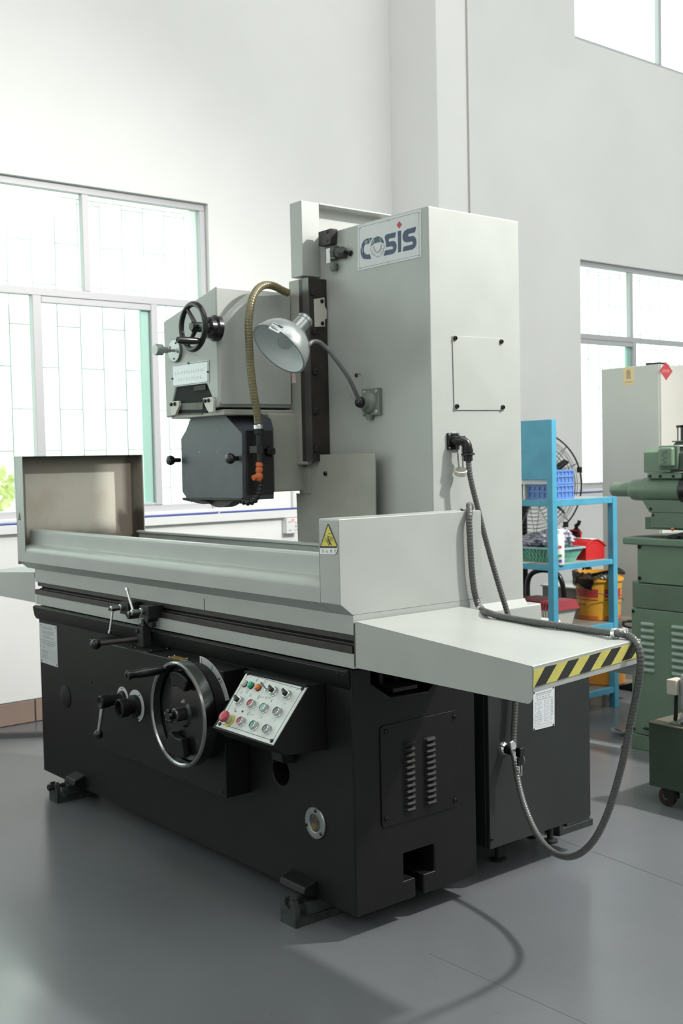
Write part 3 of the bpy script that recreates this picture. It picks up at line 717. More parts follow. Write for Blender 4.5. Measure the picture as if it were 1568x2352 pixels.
# warning sign on the right end guard
YGF = -.0505
ws = MB().plate([(-0.0419,-0.0505,1.3033),(-0.0378,-0.0505,1.3066),(-0.0335,-0.0505,1.3060),(0.0082,-0.0505,1.2404),(0.0029,-0.0505,1.2331),(0.0037,-0.0505,1.2217),(-0.0082,-0.0505,1.2130),(-0.0826,-0.0505,1.2101),(-0.0817,-0.0505,1.2298)], FR, .0006).build('warning_sign', INK, eg)
ws['label'] = 'yellow and black triangular crush warning sign'
MB().plate([(-0.0363,-0.0512,1.3016),(0.0044,-0.0512,1.2390),(-0.0729,-0.0512,1.2359)], FR, .0004).build('sign_face', YELS, eg)
MB().plate([(-0.0809,-0.0512,1.2291),(0.0046,-0.0512,1.2329),(0.0034,-0.0512,1.2212),(-0.0077,-0.0512,1.2133),(-0.0813,-0.0512,1.2105)], FR, .0004).build('sign_label', WHITE, eg)
MB().loft([(0.0047,-0.0516,1.2330),(0.0096,-0.0516,1.2395),(0.0077,-0.0516,1.2292),(0.0031,-0.0516,1.2195),(-0.0073,-0.0516,1.2112),(-0.0084,-0.0516,1.2131),(0.0000,-0.0516,1.2216),(0.0034,-0.0516,1.2285)], [(0.0058,-0.0525,1.2331),(0.0107,-0.0525,1.2396),(0.0088,-0.0525,1.2293),(0.0042,-0.0525,1.2196),(-0.0062,-0.0525,1.2113),(-0.0073,-0.0525,1.2132),(0.0012,-0.0525,1.2217),(0.0045,-0.0525,1.2286)]).build('peeling_corner', WHITE, eg)
mb = MB()
YP = -.0517
mb.plate([(-0.0376,-0.0517,1.2682),(-0.0341,-0.0517,1.2684),(-0.0330,-0.0517,1.2660),(-0.0343,-0.0517,1.2632),(-0.0374,-0.0517,1.2631),(-0.0385,-0.0517,1.2657)], FR, .0004)
mb.plate([(-0.0379,-0.0517,1.2609),(-0.0316,-0.0517,1.2626),(-0.0302,-0.0517,1.2563),(-0.0272,-0.0517,1.2520),(-0.0186,-0.0517,1.2402),(-0.0229,-0.0517,1.2397),(-0.0294,-0.0517,1.2451),(-0.0312,-0.0517,1.2393),(-0.0362,-0.0517,1.2391),(-0.0347,-0.0517,1.2502),(-0.0370,-0.0517,1.2518),(-0.0404,-0.0517,1.2457),(-0.0433,-0.0517,1.2462),(-0.0401,-0.0517,1.2544)], FR, .0004)
mb.plate([(-0.0350,-0.0517,1.2769),(-0.0228,-0.0517,1.2774),(-0.0229,-0.0517,1.2751),(-0.0351,-0.0517,1.2746)], FR, .0004)
for pts in ([(-0.0245,-0.0517,1.2639),(-0.0158,-0.0517,1.2657)], [(-0.0246,-0.0517,1.2604),(-0.0144,-0.0517,1.2609)], [(-0.0247,-0.0517,1.2568),(-0.0146,-0.0517,1.2550)]): mb.stroke(pts, .0016, FR, .0004)
for pts in ([(-0.0535,-0.0517,1.2681),(-0.0494,-0.0517,1.2710),(-0.0423,-0.0517,1.2712),(-0.0392,-0.0517,1.2677),(-0.0395,-0.0517,1.2618),(-0.0452,-0.0517,1.2566),(-0.0499,-0.0517,1.2574),(-0.0541,-0.0517,1.2622),(-0.0535,-0.0517,1.2681)], [(-0.0529,-0.0517,1.2612),(-0.0403,-0.0517,1.2613)], [(-0.0571,-0.0517,1.2542),(-0.0421,-0.0517,1.2548)], [(-0.0572,-0.0517,1.2512),(-0.0422,-0.0517,1.2519)], [(-0.0298,-0.0517,1.2673),(-0.0255,-0.0517,1.2670),(-0.0256,-0.0517,1.2545)]): mb.stroke(pts, .0007, FR, .0004)
mb.build('sign_figure', INK, eg, smooth=False)
for ch, c in zip('当心挤压', [(-0.0655,-0.0517,1.2200),(-0.0441,-0.0517,1.2201),(-0.0232,-0.0517,1.2216),(-0.0033,-0.0517,1.2226)]): text('sign_letter', ch, c, X, Z, .0115, INK, eg, .0004)

# ---- side trays
def tray(name, s):
    x = lambda v: v if s > 0 else -2.337-v
    zt = lambda xx: 1.002-(xx-.02)*.064
    mb = MB(); A = []
    o = MB()
    # sloped top, slightly higher at the back, front and back skirts, end lip
    def P(xx, yy, dz=0): return (x(xx), yy, zt(xx)+.018*(yy/.46)*((xx-.02)/.72)+dz)
    th = -.003
    o.loft([P(.022,0), P(.744,0), P(.744,.458), P(.022,.466)], [P(.022,0,th), P(.744,0,th), P(.744,.458,th), P(.022,.466,th)])
    r = .012
    o.extrude([P(.022,0), P(.744,0), (x(.744),0,.854+r*1.4), (x(.744-r*.5),0,.854+r*.4), (x(.744-r*1.4),0,.853), (x(.022),0,.856)], (0,.003,0))
    o.extrude([P(.022,.458), P(.744,.458), (x(.744),.458,.875), (x(.73),.458,.865), (x(.022),.458,.865)], (0,.003,0))
    o.extrude([P(.7445,0), P(.7445,.461), (x(.7445),.461,.905), (x(.7445),0,.886)], (.003 if s > 0 else -.003,0,0))
    t = o.build(name, PAINT, G, .002)
    return t
tr1 = tray('side_tray', 1); tr2 = tray('side_tray', -1)
box('tray_joint', (.0135, .002, .86), (.0215, .46, .995), mat('gap_shade', (.06,.055,.05), .7), tr1)  # dark filler painting the shade in the table-to-tray gap
# hazard stripes on the end lip
SQ = [(0.7482,0.0020,0.9459), (0.7482,0.4498,0.9668), (0.7482,0.4492,0.9223), (0.7482,-0.0017,0.9010)]
MB().plate(SQ, RT, .0005).build('hazard_tape', YELLOW, G)['label'] = 'yellow and black striped hazard tape'
ht = bpy.data.objects['hazard_tape']
E4 = [(0.7488,0.0459,0.9488),(0.7488,0.0922,0.9495),(0.7488,0.0471,0.9034),(0.7488,0.0025,0.9013)] , [(0.7488,0.1390,0.9521),(0.7488,0.1850,0.9537),(0.7488,0.1378,0.9085),(0.7488,0.0918,0.9057)], [(0.7488,0.2323,0.9557),(0.7488,0.2791,0.9584),(0.7488,0.2310,0.9121),(0.7488,0.1842,0.9103)], [(0.7488,0.3253,0.9614),(0.7488,0.3690,0.9627),(0.7488,0.3232,0.9184),(0.7488,0.2755,0.9157)], [(0.7488,0.4160,0.9659),(0.7488,0.4461,0.9666),(0.7488,0.4458,0.9487),(0.7488,0.4154,0.9238),(0.7488,0.3694,0.9214)]
for e in E4: MB().plate(e, RT, .0004).build('black_stripe', HBLK, ht, smooth=False)

XCOL = -.35
# ---- column
col = MB().box((-1.14, .70, .86), (XCOL, 1.195, 2.437)).build('column', PAINT, G, .006, 3)
box('column_foot', (-1.45, .66, .80), (-.325, 1.275, .905), PAINT, G, .008, 3)
MB().extrude(yz([(.695,.905),(.70,.905),(.70,.93)], -1.14), (.79,0,0)).extrude([(XCOL,.70,.903),(XCOL+.018,.70,.903),(XCOL,.70,.93)], (0,.50,0)).build('fillet', PAINT, col)
CP = [(-0.3500,0.8130,1.9631), (-0.3500,1.0927,1.9667), (-0.3500,1.0929,1.6864), (-0.3500,0.8168,1.6834)]
CP = [(XCOL, p[1], p[2]) for p in CP]
cp = MB().plate(CP, RT, .004).build('cover_plate', PAINT, col, .0008)
for p in ((-0.3500,0.8244,1.9547), (-0.3500,1.0787,1.9541), (-0.3500,0.8276,1.6975), (-0.3500,1.0819,1.6974)): screw(col, (XCOL+.004, p[1], p[2]), RT, .0095, .008, name='cap_screw')
box('earth_tag', (-0.3500,0.8010,1.6018), (XCOL+.002, *(-0.3500,0.8250,1.5861)[1:]), ALU, col)

# maker's plate with lettering
PLQ = [(-0.7524,0.7000,2.4319), (-0.3859,0.7000,2.4300), (-0.3891,0.7000,2.2539), (-0.7582,0.7000,2.2544)]
mp = MB().plate(PLQ, FR, .002).build('maker_plate', mat('white_maker_plate', (.60,.62,.63), .4, var=.05, scale=10), G, .0006)
mp['label'] = 'white plate with blue lettering and a gear'
for u, v in ((.035,.06),(.5,.05),(.965,.05),(.035,.94),(.5,.95),(.965,.94)): screw(mp, Vector(bil(PLQ,u,v))+Vector((0,-.002,0)), FR, .005, .003, ALU)
boxes_out(mp, [Vector(p)+Vector((0,-.002,0)) for p in PLQ], [(.03,.05,.97,.95)], INKG, FR, .0016)
YL = .70-.002
def letter(pts, m, n='letter'): return MB().plate([(p[0], YL, p[2]) for p in pts], FR, .0012).build(n, m, mp, smooth=False)
letter([(-0.6646,0.7000,2.3704),(-0.6833,0.7000,2.3718),(-0.7035,0.7000,2.3716),(-0.7200,0.7000,2.3648),(-0.7299,0.7000,2.3524),(-0.7365,0.7000,2.3360),(-0.7369,0.7000,2.3221),(-0.7313,0.7000,2.3090),(-0.7208,0.7000,2.2970),(-0.6939,0.7000,2.2908),(-0.6745,0.7000,2.2900),(-0.6825,0.7000,2.3094),(-0.6960,0.7000,2.3097),(-0.7094,0.7000,2.3144),(-0.7172,0.7000,2.3243),(-0.7182,0.7000,2.3349),(-0.7151,0.7000,2.3466),(-0.7082,0.7000,2.3507),(-0.6839,0.7000,2.3520),(-0.6750,0.7000,2.3618)], BLUEL)
letter([(-0.6749,0.7000,2.3381),(-0.6677,0.7000,2.3563),(-0.6567,0.7000,2.3665),(-0.6407,0.7000,2.3699),(-0.6275,0.7000,2.3694),(-0.6119,0.7000,2.3626),(-0.6005,0.7000,2.3505),(-0.5970,0.7000,2.3371),(-0.6125,0.7000,2.3444),(-0.6282,0.7000,2.3469),(-0.6440,0.7000,2.3473),(-0.6601,0.7000,2.3438)], mat('logo_blue_green', (.05,.10,.12), .45, var=.4, scale=50))
letter([(-0.5266,0.7000,2.3683),(-0.5766,0.7000,2.3694),(-0.5884,0.7000,2.3655),(-0.5917,0.7000,2.3592),(-0.5852,0.7000,2.3395),(-0.5834,0.7000,2.3208),(-0.5510,0.7000,2.3196),(-0.5440,0.7000,2.3151),(-0.5441,0.7000,2.3092),(-0.5488,0.7000,2.3074),(-0.5900,0.7000,2.3088),(-0.5989,0.7000,2.2902),(-0.5442,0.7000,2.2898),(-0.5312,0.7000,2.2970),(-0.5252,0.7000,2.3096),(-0.5254,0.7000,2.3230),(-0.5327,0.7000,2.3343),(-0.5428,0.7000,2.3380),(-0.5659,0.7000,2.3384),(-0.5709,0.7000,2.3439),(-0.5681,0.7000,2.3494),(-0.5604,0.7000,2.3507),(-0.5317,0.7000,2.3501)], BLUEL)
letter([(-0.5152,0.7000,2.3701),(-0.4968,0.7000,2.3694),(-0.4990,0.7000,2.2900),(-0.5157,0.7000,2.2896)], BLUEL)
letter([(-0.4133,0.7000,2.3693),(-0.4613,0.7000,2.3692),(-0.4789,0.7000,2.3639),(-0.4888,0.7000,2.3506),(-0.4884,0.7000,2.3355),(-0.4800,0.7000,2.3249),(-0.4664,0.7000,2.3199),(-0.4380,0.7000,2.3197),(-0.4312,0.7000,2.3145),(-0.4333,0.7000,2.3082),(-0.4408,0.7000,2.3069),(-0.4830,0.7000,2.3070),(-0.4897,0.7000,2.2897),(-0.4363,0.7000,2.2889),(-0.4215,0.7000,2.2948),(-0.4133,0.7000,2.3067),(-0.4135,0.7000,2.3199),(-0.4205,0.7000,2.3317),(-0.4301,0.7000,2.3383),(-0.4547,0.7000,2.3391),(-0.4595,0.7000,2.3457),(-0.4569,0.7000,2.3494),(-0.4494,0.7000,2.3506),(-0.4212,0.7000,2.3500)], BLUEL)
letter([(-0.5060,0.7000,2.4062),(-0.4926,0.7000,2.3916),(-0.5068,0.7000,2.3787),(-0.5213,0.7000,2.3938)], REDL, 'red_diamond')
mb = MB()
for pts in ([(-0.6724,0.7000,2.3337),(-0.6775,0.7000,2.3259),(-0.6763,0.7000,2.3205),(-0.6662,0.7000,2.3181),(-0.6696,0.7000,2.3100),(-0.6661,0.7000,2.3051),(-0.6564,0.7000,2.3076),(-0.6561,0.7000,2.2989),(-0.6455,0.7000,2.2973),(-0.6431,0.7000,2.2901),(-0.6350,0.7000,2.2957),(-0.6285,0.7000,2.2913),(-0.6219,0.7000,2.2920),(-0.6190,0.7000,2.3005),(-0.6081,0.7000,2.2984),(-0.6109,0.7000,2.3095),(-0.6014,0.7000,2.3042),(-0.5998,0.7000,2.3128),(-0.6067,0.7000,2.3173),(-0.5944,0.7000,2.3188),(-0.5921,0.7000,2.3270),(-0.6024,0.7000,2.3303)],
            [(-0.6549,0.7000,2.3370),(-0.6553,0.7000,2.3267),(-0.6476,0.7000,2.3172),(-0.6358,0.7000,2.3125),(-0.6239,0.7000,2.3149),(-0.6171,0.7000,2.3224),(-0.6154,0.7000,2.3349)], [(-0.6603,0.7000,2.3344),(-0.6547,0.7000,2.3197),(-0.6425,0.7000,2.3087),(-0.6320,0.7000,2.3076),(-0.6173,0.7000,2.3139),(-0.6117,0.7000,2.3250),(-0.6114,0.7000,2.3369)]):
    mb.stroke([(p[0], YL, p[2]) for p in pts], .0016, FR)
mb.build('gear_outline', INKG, mp, smooth=False)
mb = MB()
for pts in ([(-0.6176,0.7000,2.3656),(-0.6173,0.7000,2.3566),(-0.6145,0.7000,2.3451)], [(-0.6637,0.7000,2.3539),(-0.6654,0.7000,2.3438)], [(-0.7101,0.7000,2.3614),(-0.6943,0.7000,2.3637),(-0.6959,0.7000,2.3553),(-0.7094,0.7000,2.3561)], [(-0.6833,0.7000,2.3700),(-0.6784,0.7000,2.3554)], [(-0.7306,0.7000,2.3491),(-0.7272,0.7000,2.3363),(-0.7254,0.7000,2.3221)], [(-0.4792,0.7000,2.3073),(-0.4568,0.7000,2.3084)], [(-0.6582,0.7000,2.3616),(-0.6533,0.7000,2.3470)]):
    mb.stroke([(p[0], YL-.0012, p[2]) for p in pts], .0022, FR, .0003)
mb.build('scratches', bpy.data.materials['white_maker_plate'], mp, smooth=False)

# ---- way cover, slide, saddle
wc = MB().box((-1.080, .607, 2.262), (-1.0, .70, 2.568)).build('way_cover', PAINT, G, .003)
box('way_cover_web', (-1.080, .70, 2.36), (-1.062, 1.10, 2.566), PAINT, wc, .002)
box('way_cover_flange', (-1.080, .70, 2.562), (-1.0, 1.10, 2.569), PAINT, wc, .002)
box('way_cover_sill', (-1.080, .70, 2.415), (-1.0, .76, 2.440), PAINT, wc, .002)
sd = MB().box((-1.10, .607, 1.487), (-1.0, .634, 2.252)).build('saddle', PAINT2, G, .006, 3)
box('saddle_body', (-1.10, .634, 1.487), (-1.03, .70, 2.252), PAINT2, sd, .003)
box('saddle_core', (-1.22, .6075, 1.52), (-1.09, .70, 2.16), PAINT2, sd, .003)
rl = MB().box((-1.03, .606, 1.50), (-.961, .70, 2.249)).build('slideway', RAIL, G, .003)
MB().box((-.9995, .6035, 1.50), (-.9605, .6065, 2.249)).build('edge_strip', mat('dull_oily_steel', (.16,.155,.15), .35, metal=.7, var=.5, scale=5), rl)
for uv in ((-0.9610,0.6266,2.1895), (-0.9610,0.6333,2.0307), (-0.9610,0.6309,1.8654), (-0.9610,0.6286,1.7050), (-0.9610,0.6264,1.5496)):
    screw(rl, (-.961, uv[1], uv[2]), RT, .014, .010, BLACKM, name='slide_bolt', hexa=True)
wbq = [(-0.9550,0.6302,2.1626), (-0.9550,0.6826,2.1735), (-0.9550,0.6838,2.1362), (-0.9550,0.6937,2.1226), (-0.9550,0.6927,2.0869), (-0.9550,0.6823,2.0827), (-0.9550,0.6827,2.0542), (-0.9550,0.6315,2.0495)]
wb = MB().extrude([(-.955, min(p[1], .700), p[2]) for p in wbq], (-.010,0,0)).build('cam_block', mat('cream_plastic', (.50,.49,.43), .45), G, .001)
for p in ((-0.9550,0.6685,2.1565), (-0.9550,0.6682,2.0658)): screw(wb, (-.955, p[1], p[2]), RT, .009, .004, BLACK)
# stop block and limit switch at the top
sbm = MB(); 
sbm.extrude([(-0.9637,0.6640,2.4390), (-0.8792,0.6640,2.4404), (-0.8870,0.6640,2.3789), (-0.9644,0.6640,2.3807)], (0,.034,0))
sbk = sbm.build('stop_block', RAIL, G, .002)
for p in ((-0.9050,0.6640,2.4308), (-0.9063,0.6640,2.3951)): screw(sbk, (p[0], .664, p[2]), FR, .008, .003, BLACK)
ls = MB().extrude([(-0.9317,0.6720,2.3693), (-0.8693,0.6720,2.3647), (-0.8709,0.6720,2.3178), (-0.9306,0.6720,2.3198)], (0,.028,0)).build('limit_switch', GREYP, G, .002)
c = Vector((-0.9100,0.6720,2.3343)); box('switch_label', (c.x-.012, .670, c.z-.028), (c.x+.012, .6725, c.z+.030), WHITE, ls)
c = Vector((-0.8896,0.6800,2.3109)); MB().lathe([(.016,0),(.016,.02),(.012,.03)], (c.x-.004, .685, c.z-.008), (0,0,-1), 14).build('roller', GREYP, ls)
p0 = Vector((-0.8836,0.6830,2.3470)); p1 = Vector((-0.8308,0.6830,2.3354))
MB().lathe([(.026,0),(.026,.02),(.021,.022),(.021,.04),(.025,.042),(.025,.055),(.014,.07)], p0, (p1-p0), 8).build('cable_gland', mat('dark_gland', (.05,.055,.05), .4), ls)
MB().tube(smooth_path([p1-Vector((.004,0,0)), (-0.8114,0.6830,2.3367), (-0.7980,0.6900,2.3327), (-0.7981,0.6990,2.3284)], .006), .006, 8).build('switch_cable', BLACK, ls)
MB().lathe([(.012,0),(.012,.003),(.005,.004)], (-0.7993,0.7000,2.3304), FR, 12).build('grommet', BLACK, ls)

# ---- grinding head
HF = [(-1.5173,0.2480,2.1084), (-1.1010,0.2480,2.2043), (-1.1150,0.2480,1.7222), (-1.5367,0.2480,1.7335)]
XL = HF[0][0]; XR = -1.1
hd = MB().extrude([(XL, .248, HF[0][2]), (XR, .248, HF[1][2]), (XR, .248, 1.726), (XL, .248, 1.70)], (0,.359,0)).build('grinding_head', PAINT, G)
NO = [(-1.4267,0.2480,1.8252), (-1.1877,0.2480,1.8233), (-1.1513,0.2480,1.7694), (-1.2067,0.2480,1.7073), (-1.4829,0.2480,1.7162), (-1.4548,0.2480,1.7682)]
cut(hd, [MB().extrude([Vector(p)+Vector((0,-.05,0)) for p in NO[:3]] + [Vector(NO[3])+Vector((0,-.05,-.1)), Vector(NO[4])+Vector((0,-.05,-.1)), Vector(NO[5])+Vector((0,-.05,0))], (0,.19,0))])
bv = hd.modifiers.new('Bevel', 'BEVEL'); bv.width = .006; bv.segments = 3; bv.limit_method = 'ANGLE'; bv.angle_limit = math.radians(40)
MB().extrude([Vector(p)+Vector((0,.006,0)) for p in NO[:3]] + [Vector(NO[3])+Vector((0,.006,-.0)), Vector(NO[4])+Vector((0,.006,0)), Vector(NO[5])+Vector((0,.006,0))], (0,.06,0)).build('head_cavity_shade', BV2, hd)  # solid black block, shade of the head opening put into its colour
box('cavity_latch', (-1.2813,0.2480,1.8196), tuple(Vector((-1.1955,0.2480,1.8000))+Vector((0,.008,0))), BLACKM, hd)
# raised panel with curved edge on the right side of the head
arc = [(-1.1000,0.2500,2.0487),(-1.1000,0.2708,2.0763),(-1.1000,0.3035,2.1093),(-1.1000,0.3418,2.1429),(-1.1000,0.3804,2.1724),(-1.1000,0.4164,2.1952),(-1.1000,0.4275,2.1992),(-1.1000,0.6056,2.2052),(-1.1000,0.5976,1.7339),(-1.1000,0.2495,1.7306),(-1.1000,0.2433,1.7358)]
arc2 = [(-1.1000,0.2639,2.0231),(-1.1000,0.2915,2.0643),(-1.1000,0.3299,2.1044),(-1.1000,0.3740,2.1398),(-1.1000,0.4155,2.1651),(-1.1000,0.4350,2.1764),(-1.1000,0.6054,2.1960),(-1.1000,0.5966,1.7408),(-1.1000,0.2549,1.7382),(-1.1000,0.2499,1.7447)]
MB().loft([(-1.1, p[1], p[2]) for p in (arc[:6]+arc[7:11])], [(-1.088, p[1], p[2]) for p in arc2]).build('side_panel', PAINT, hd, sm=20)
box('belly_ledge', (XL+.02, .262, 1.693), (-1.086, .607, 1.716), PAINT2, hd, .004)
# brackets and lip at the mouth of the head
BRK = [[(-1.4597,0.2360,1.7656), (-1.3886,0.2360,1.7654), (-1.3861,0.2360,1.7462), (-1.4219,0.2360,1.7060), (-1.4522,0.2360,1.7074)],
       [(-1.1995,0.2360,1.7657), (-1.1326,0.2360,1.7672), (-1.1204,0.2360,1.7535), (-1.1259,0.2360,1.7069), (-1.1551,0.2360,1.7056), (-1.1677,0.2360,1.7124), (-1.1985,0.2360,1.7525)]]
BSC = [[(-1.4461,0.2360,1.7529), (-1.4175,0.2360,1.7533)], [(-1.1804,0.2360,1.7533), (-1.1543,0.2360,1.7536)]]
CREAM = mat('cream_bracket', (.58,.57,.51), .4)
for pts, sc in zip(BRK, BSC):
    b = MB().extrude(pts, (0,.012,0)).build('bracket', CREAM, hd, .0015)
    for p in sc: screw(hd, p, FR, .008, .008, BLACK, name='cap_screw')
lipq = [(-1.4161,0.2500,1.7552), (-1.2178,0.2500,1.7484), (-1.2460,0.2620,1.7003), (-1.4602,0.2620,1.7088)]
MB().plate(lipq, (0,-.9,.3), .003).build('mouth_lip', mat('dirty_grey_lip', (.20,.21,.19), .5, var=.4, scale=20), hd)
# nameplate on the head
NQ = [(-1.4501,0.2480,1.9183), (-1.1625,0.2480,1.9168), (-1.1670,0.2480,1.8263), (-1.4516,0.2480,1.8268)]
NQ = [Vector((p[0], .2475, p[2])) for p in NQ]
hn = MB().plate(NQ, FR, .003).build('nameplate', mat('bright_plate', (.66,.68,.70), .35, metal=.2), hd)
boxes_out(hd, [p+Vector((0,-.003,0)) for p in NQ], [(.02,.04,.98,.96)], mat('plate_frame_blue', (.16,.20,.26), .4), FR, .003)
mbx = MB()
for v, a, b, n in ((.40,.10,.92,13), (.70,.18,.86,9)):
    for i in range(n):
        u0 = a+(b-a)*i/n; u1 = u0+(b-a)/n*.6
        qq = [p+Vector((0,-.003,0)) for p in NQ]
        mbx.stroke([bil(qq,u0,v-.07), bil(qq,u0,v+.07)], .0016, FR, .0003); mbx.stroke([bil(qq,u0,v-.06 if i%2 else v+.05), bil(qq,u1,v+.02)], .0016, FR, .0003)
mbx.build('faded_print', mat('faint_print', (.50,.52,.54), .5), hd, smooth=False)
for u, v in ((.47,.02),(.985,.52),(.015,.62)): screw(hd, bil(NQ,u,v)+Vector((0,-.003,0)), FR, .0045, .004, BLACK, name='plate_screw')
# small black handwheel
hc = Vector((-1.1601,0.2480,2.0489)); n_ = Vector((0,-1,0))
rc = Vector((-1.0962,0.1350,2.0366))
fx = rc
h2 = MB().torus((fx.x, .135, fx.z), n_, .088, .0115, 56, 14).build('vertical_handwheel', BLACK, G); h2['label'] = 'glossy black handwheel rim'
hb = Vector((fx.x, .135, fx.z))
MB().lathe([(.052,0),(.052,.018),(.042,.024),(.042,.045),(.024,.05),(.020,.075),(.020,.115),(.016,.122),(1e-4,.122)], (fx.x, .248, fx.z), FR, 32).build('hub', BLACK, h2)
for a in (118, 238, 358):
    d = Vector((math.cos(math.radians(a)), 0, math.sin(math.radians(a))))
    MB().tube([hb+Vector((0,.015,0))+d*.012, hb+Vector((0,.008,0))+d*.05, hb+d*.084], [.0105,.0085,.0075], 10).build('spoke', BLACK, h2)
hp = hb+Vector((.058,0,-.062))
MB().lathe([(.006,0),(.006,.006),(.011,.008),(.0145,.04),(.0145,.085),(.012,.108),(.005,.110),(.005,.106),(1e-4,.106)], hp, FR, 20).build('crank_handle', BLACK, h2)
# index disc and plunger
dc = Vector((-1.4184,0.2480,1.9759))
ds = MB().lathe([(.048,0),(.048,.012),(.046,.0125),(1e-4,.0125)], (dc.x+.006, .248, dc.z), FR, 40).build('index_disc', mat('disc_rim_dark', (.10,.12,.115), .4), G)
MB().lathe([(.0455,.0125),(.0455,.014),(1e-4,.014)], (dc.x+.006, .248, dc.z), FR, 40, cap=False).build('disc_face', ALU, ds)
for a in (60, 150, 270, 345): screw(ds, (dc.x+.006+.034*math.cos(math.radians(a)), .234, dc.z+.034*math.sin(math.radians(a))), FR, .004, .003)
pc = Vector((dc.x+.010, .234, dc.z))
MB().lathe([(.006,0),(.006,.02),(.009,.02),(.009,.03),(.013,.033),(.013,.055),(.024,.06),(.024,.088),(.021,.092),(1e-4,.092)], pc, FR, 24).build('plunger', mat('grey_steel_knob', (.34,.36,.35), .35, metal=.6), ds)
# ---- wheel guard, wheel, spindle housing
GD = [(-1.4128,0.3170,1.7137), (-1.1750,0.3170,1.7054), (-1.0435,0.3170,1.6180), (-1.0507,0.3170,1.3568), (-1.4599,0.3170,1.3550), (-1.4844,0.3170,1.3650), (-1.4674,0.3170,1.6510)]
GB = [(-1.4303,0.3170,1.7144), (-1.1750,0.3170,1.7054), (-1.0435,0.3170,1.6180), (-1.0510,0.3170,1.3507), (-1.4855,0.3170,1.3444), (-1.5306,0.3170,1.3796), (-1.5308,0.3170,1.6099), (-1.4799,0.3170,1.6514)]
wg = MB().extrude([(p[0], .326, p[2]) for p in GB], (0,.146,0)).build('wheel_guard', GUARD, G, .003)
MB().extrude([(p[0], .317, p[2]) for p in GD], (0,.0085,0)).build('guard_door', GUARD, wg, .002)
box('guard_side', (-1.047, .335, 1.372), (-1.040, .465, 1.63), BLACKM, wg, .002)
for uv in ((-1.5596,0.3170,1.5179), (-1.0933,0.3170,1.5188)):
    pz = Vector((uv[0], .325, uv[2]))
    MB().lathe([(.010,-.004),(.010,.028),(.017,.03),(.021,.037),(.022,.045),(.019,.055),(.008,.060),(1e-4,.061)], pz+Vector((.014,0,0)), FR, 18).build('door_knob', BLACK, wg)
for uv in ((-1.3648,0.3170,1.6328), (-1.2297,0.3170,1.6347), (-1.3656,0.3170,1.5503), (-1.2272,0.3170,1.5512)): screw(wg, (uv[0], .317, uv[2]), FR, .0028, .002, ALU, name='rivet')
MB().extrude([(-1.5174,0.3170,1.3552), (-1.4389,0.3170,1.3488), (-1.3078,0.3170,1.3415), (-1.3527,0.3170,1.3297), (-1.4395,0.3170,1.3376), (-1.5107,0.3170,1.3440)], (0,.12,0)).build('swarf_skirt', BLACKM, wg)
wx, wz_ = -1.268, 1.316+.2
MB().lathe([(.2,0),(.2,.05),(.06,.05)], (wx, .345, wz_), (0,1,0), 64).build('grinding_wheel', mat('grinding_wheel_grit', (.10,.105,.105), .85, bump=.3, bscale=300), G)
sh = MB().box((-1.50, .472, 1.378), (-1.07, .665, 1.70)).build('spindle_housing', PAINT2, G, .006, 3)
MB().extrude([(-1.0600,0.4275,1.6987), (-1.0600,0.4724,1.6778), (-1.0600,0.4843,1.6369), (-1.0600,0.4833,1.3816), (-1.0600,0.4158,1.3839)], (-.012,0,0)).build('back_plate', GUARD, sh, .001)
screw(wg, (-1.040, .44, 1.545), RT, .02, .03, BLACK, name='guard_knob', hexa=True)
box('lower_slide', (-1.1010,0.6400,1.4789), ((-1.0495,0.6400,1.4784)[0]+.02, .69, (-1.0628,0.6400,1.3652)[2]), PAINT2, G, .003)
# ---- splash plate behind the table
SP = [(-1.0557,0.6450,1.5276), (-0.6235,0.6450,1.5272), (-0.6146,0.6450,1.5220), (-0.6201,0.6450,1.1722), (-1.1266,0.6450,1.1493), (-1.1305,0.6450,1.3662), (-1.0573,0.6450,1.3651)]
sp = MB().extrude([(p[0], .645, max(p[2], 1.05)) for p in SP], (0,.006,0)).build('splash_plate', PAINT2, G, .001)
c = (-0.9245,0.6450,1.4487); screw(sp, (c[0], .645, c[2]), FR, .010, .008, BLACK)
box('plate_arm', (c[0]-.02, .651, 1.06), (c[0]+.02, .70, 1.12), PAINT2, sp)
# ---- coolant hose, valve and nozzle
hp_ = smooth_path([(-1.0500,0.5686,2.1947), (-1.0500,0.5378,2.2030), (-1.0400,0.4872,2.2153), (-1.0300,0.4347,2.2133), (-1.0200,0.3887,2.1875), (-1.0100,0.3551,2.1390), (-1.0000,0.3332,2.0559), (-1.0000,0.3332,1.9531), (-1.0000,0.3394,1.8503), (-1.0000,0.3496,1.7730), (-1.0000,0.3620,1.6954), (-1.0000,0.3660,1.6521)], .003)
ch = MB().tube(hp_, .0155, 14, rib=[1.0, 1.05, 1.05, 1.0]).build('coolant_hose', HOSEY, G); ch['label'] = 'yellowed ribbed coolant hose'
p = Vector((-1.0000,0.3662,1.6591)); q_ = Vector((-1.0000,0.3665,1.6348)); d = (q_-p).normalized()
MB().lathe([(.018,0),(.0195,.002),(.0195,.016),(.018,.018)], p+d*.008, d, 18).build('hose_clamp', CHROME, ch)
p = Vector((-1.0000,0.3675,1.6331)); q_ = Vector((-1.0000,0.3708,1.4975)); d = (q_-p).normalized(); L = (q_-p).length
MB().lathe([(.021,0),(.021,.02),(.0145,.022),(.0145,L)], p, d, 8).build('nozzle_pipe', BLACK, ch)
MB().box((-1.0050,0.3258,1.5658), tuple(Vector((-0.9550,0.3532,1.5386)))).build('pipe_bracket', BLACKM, ch)
p = Vector((-1.0000,0.3678,1.5010)); q_ = Vector((-1.0000,0.3624,1.4281)); d = (q_-p).normalized(); L = (q_-p).length
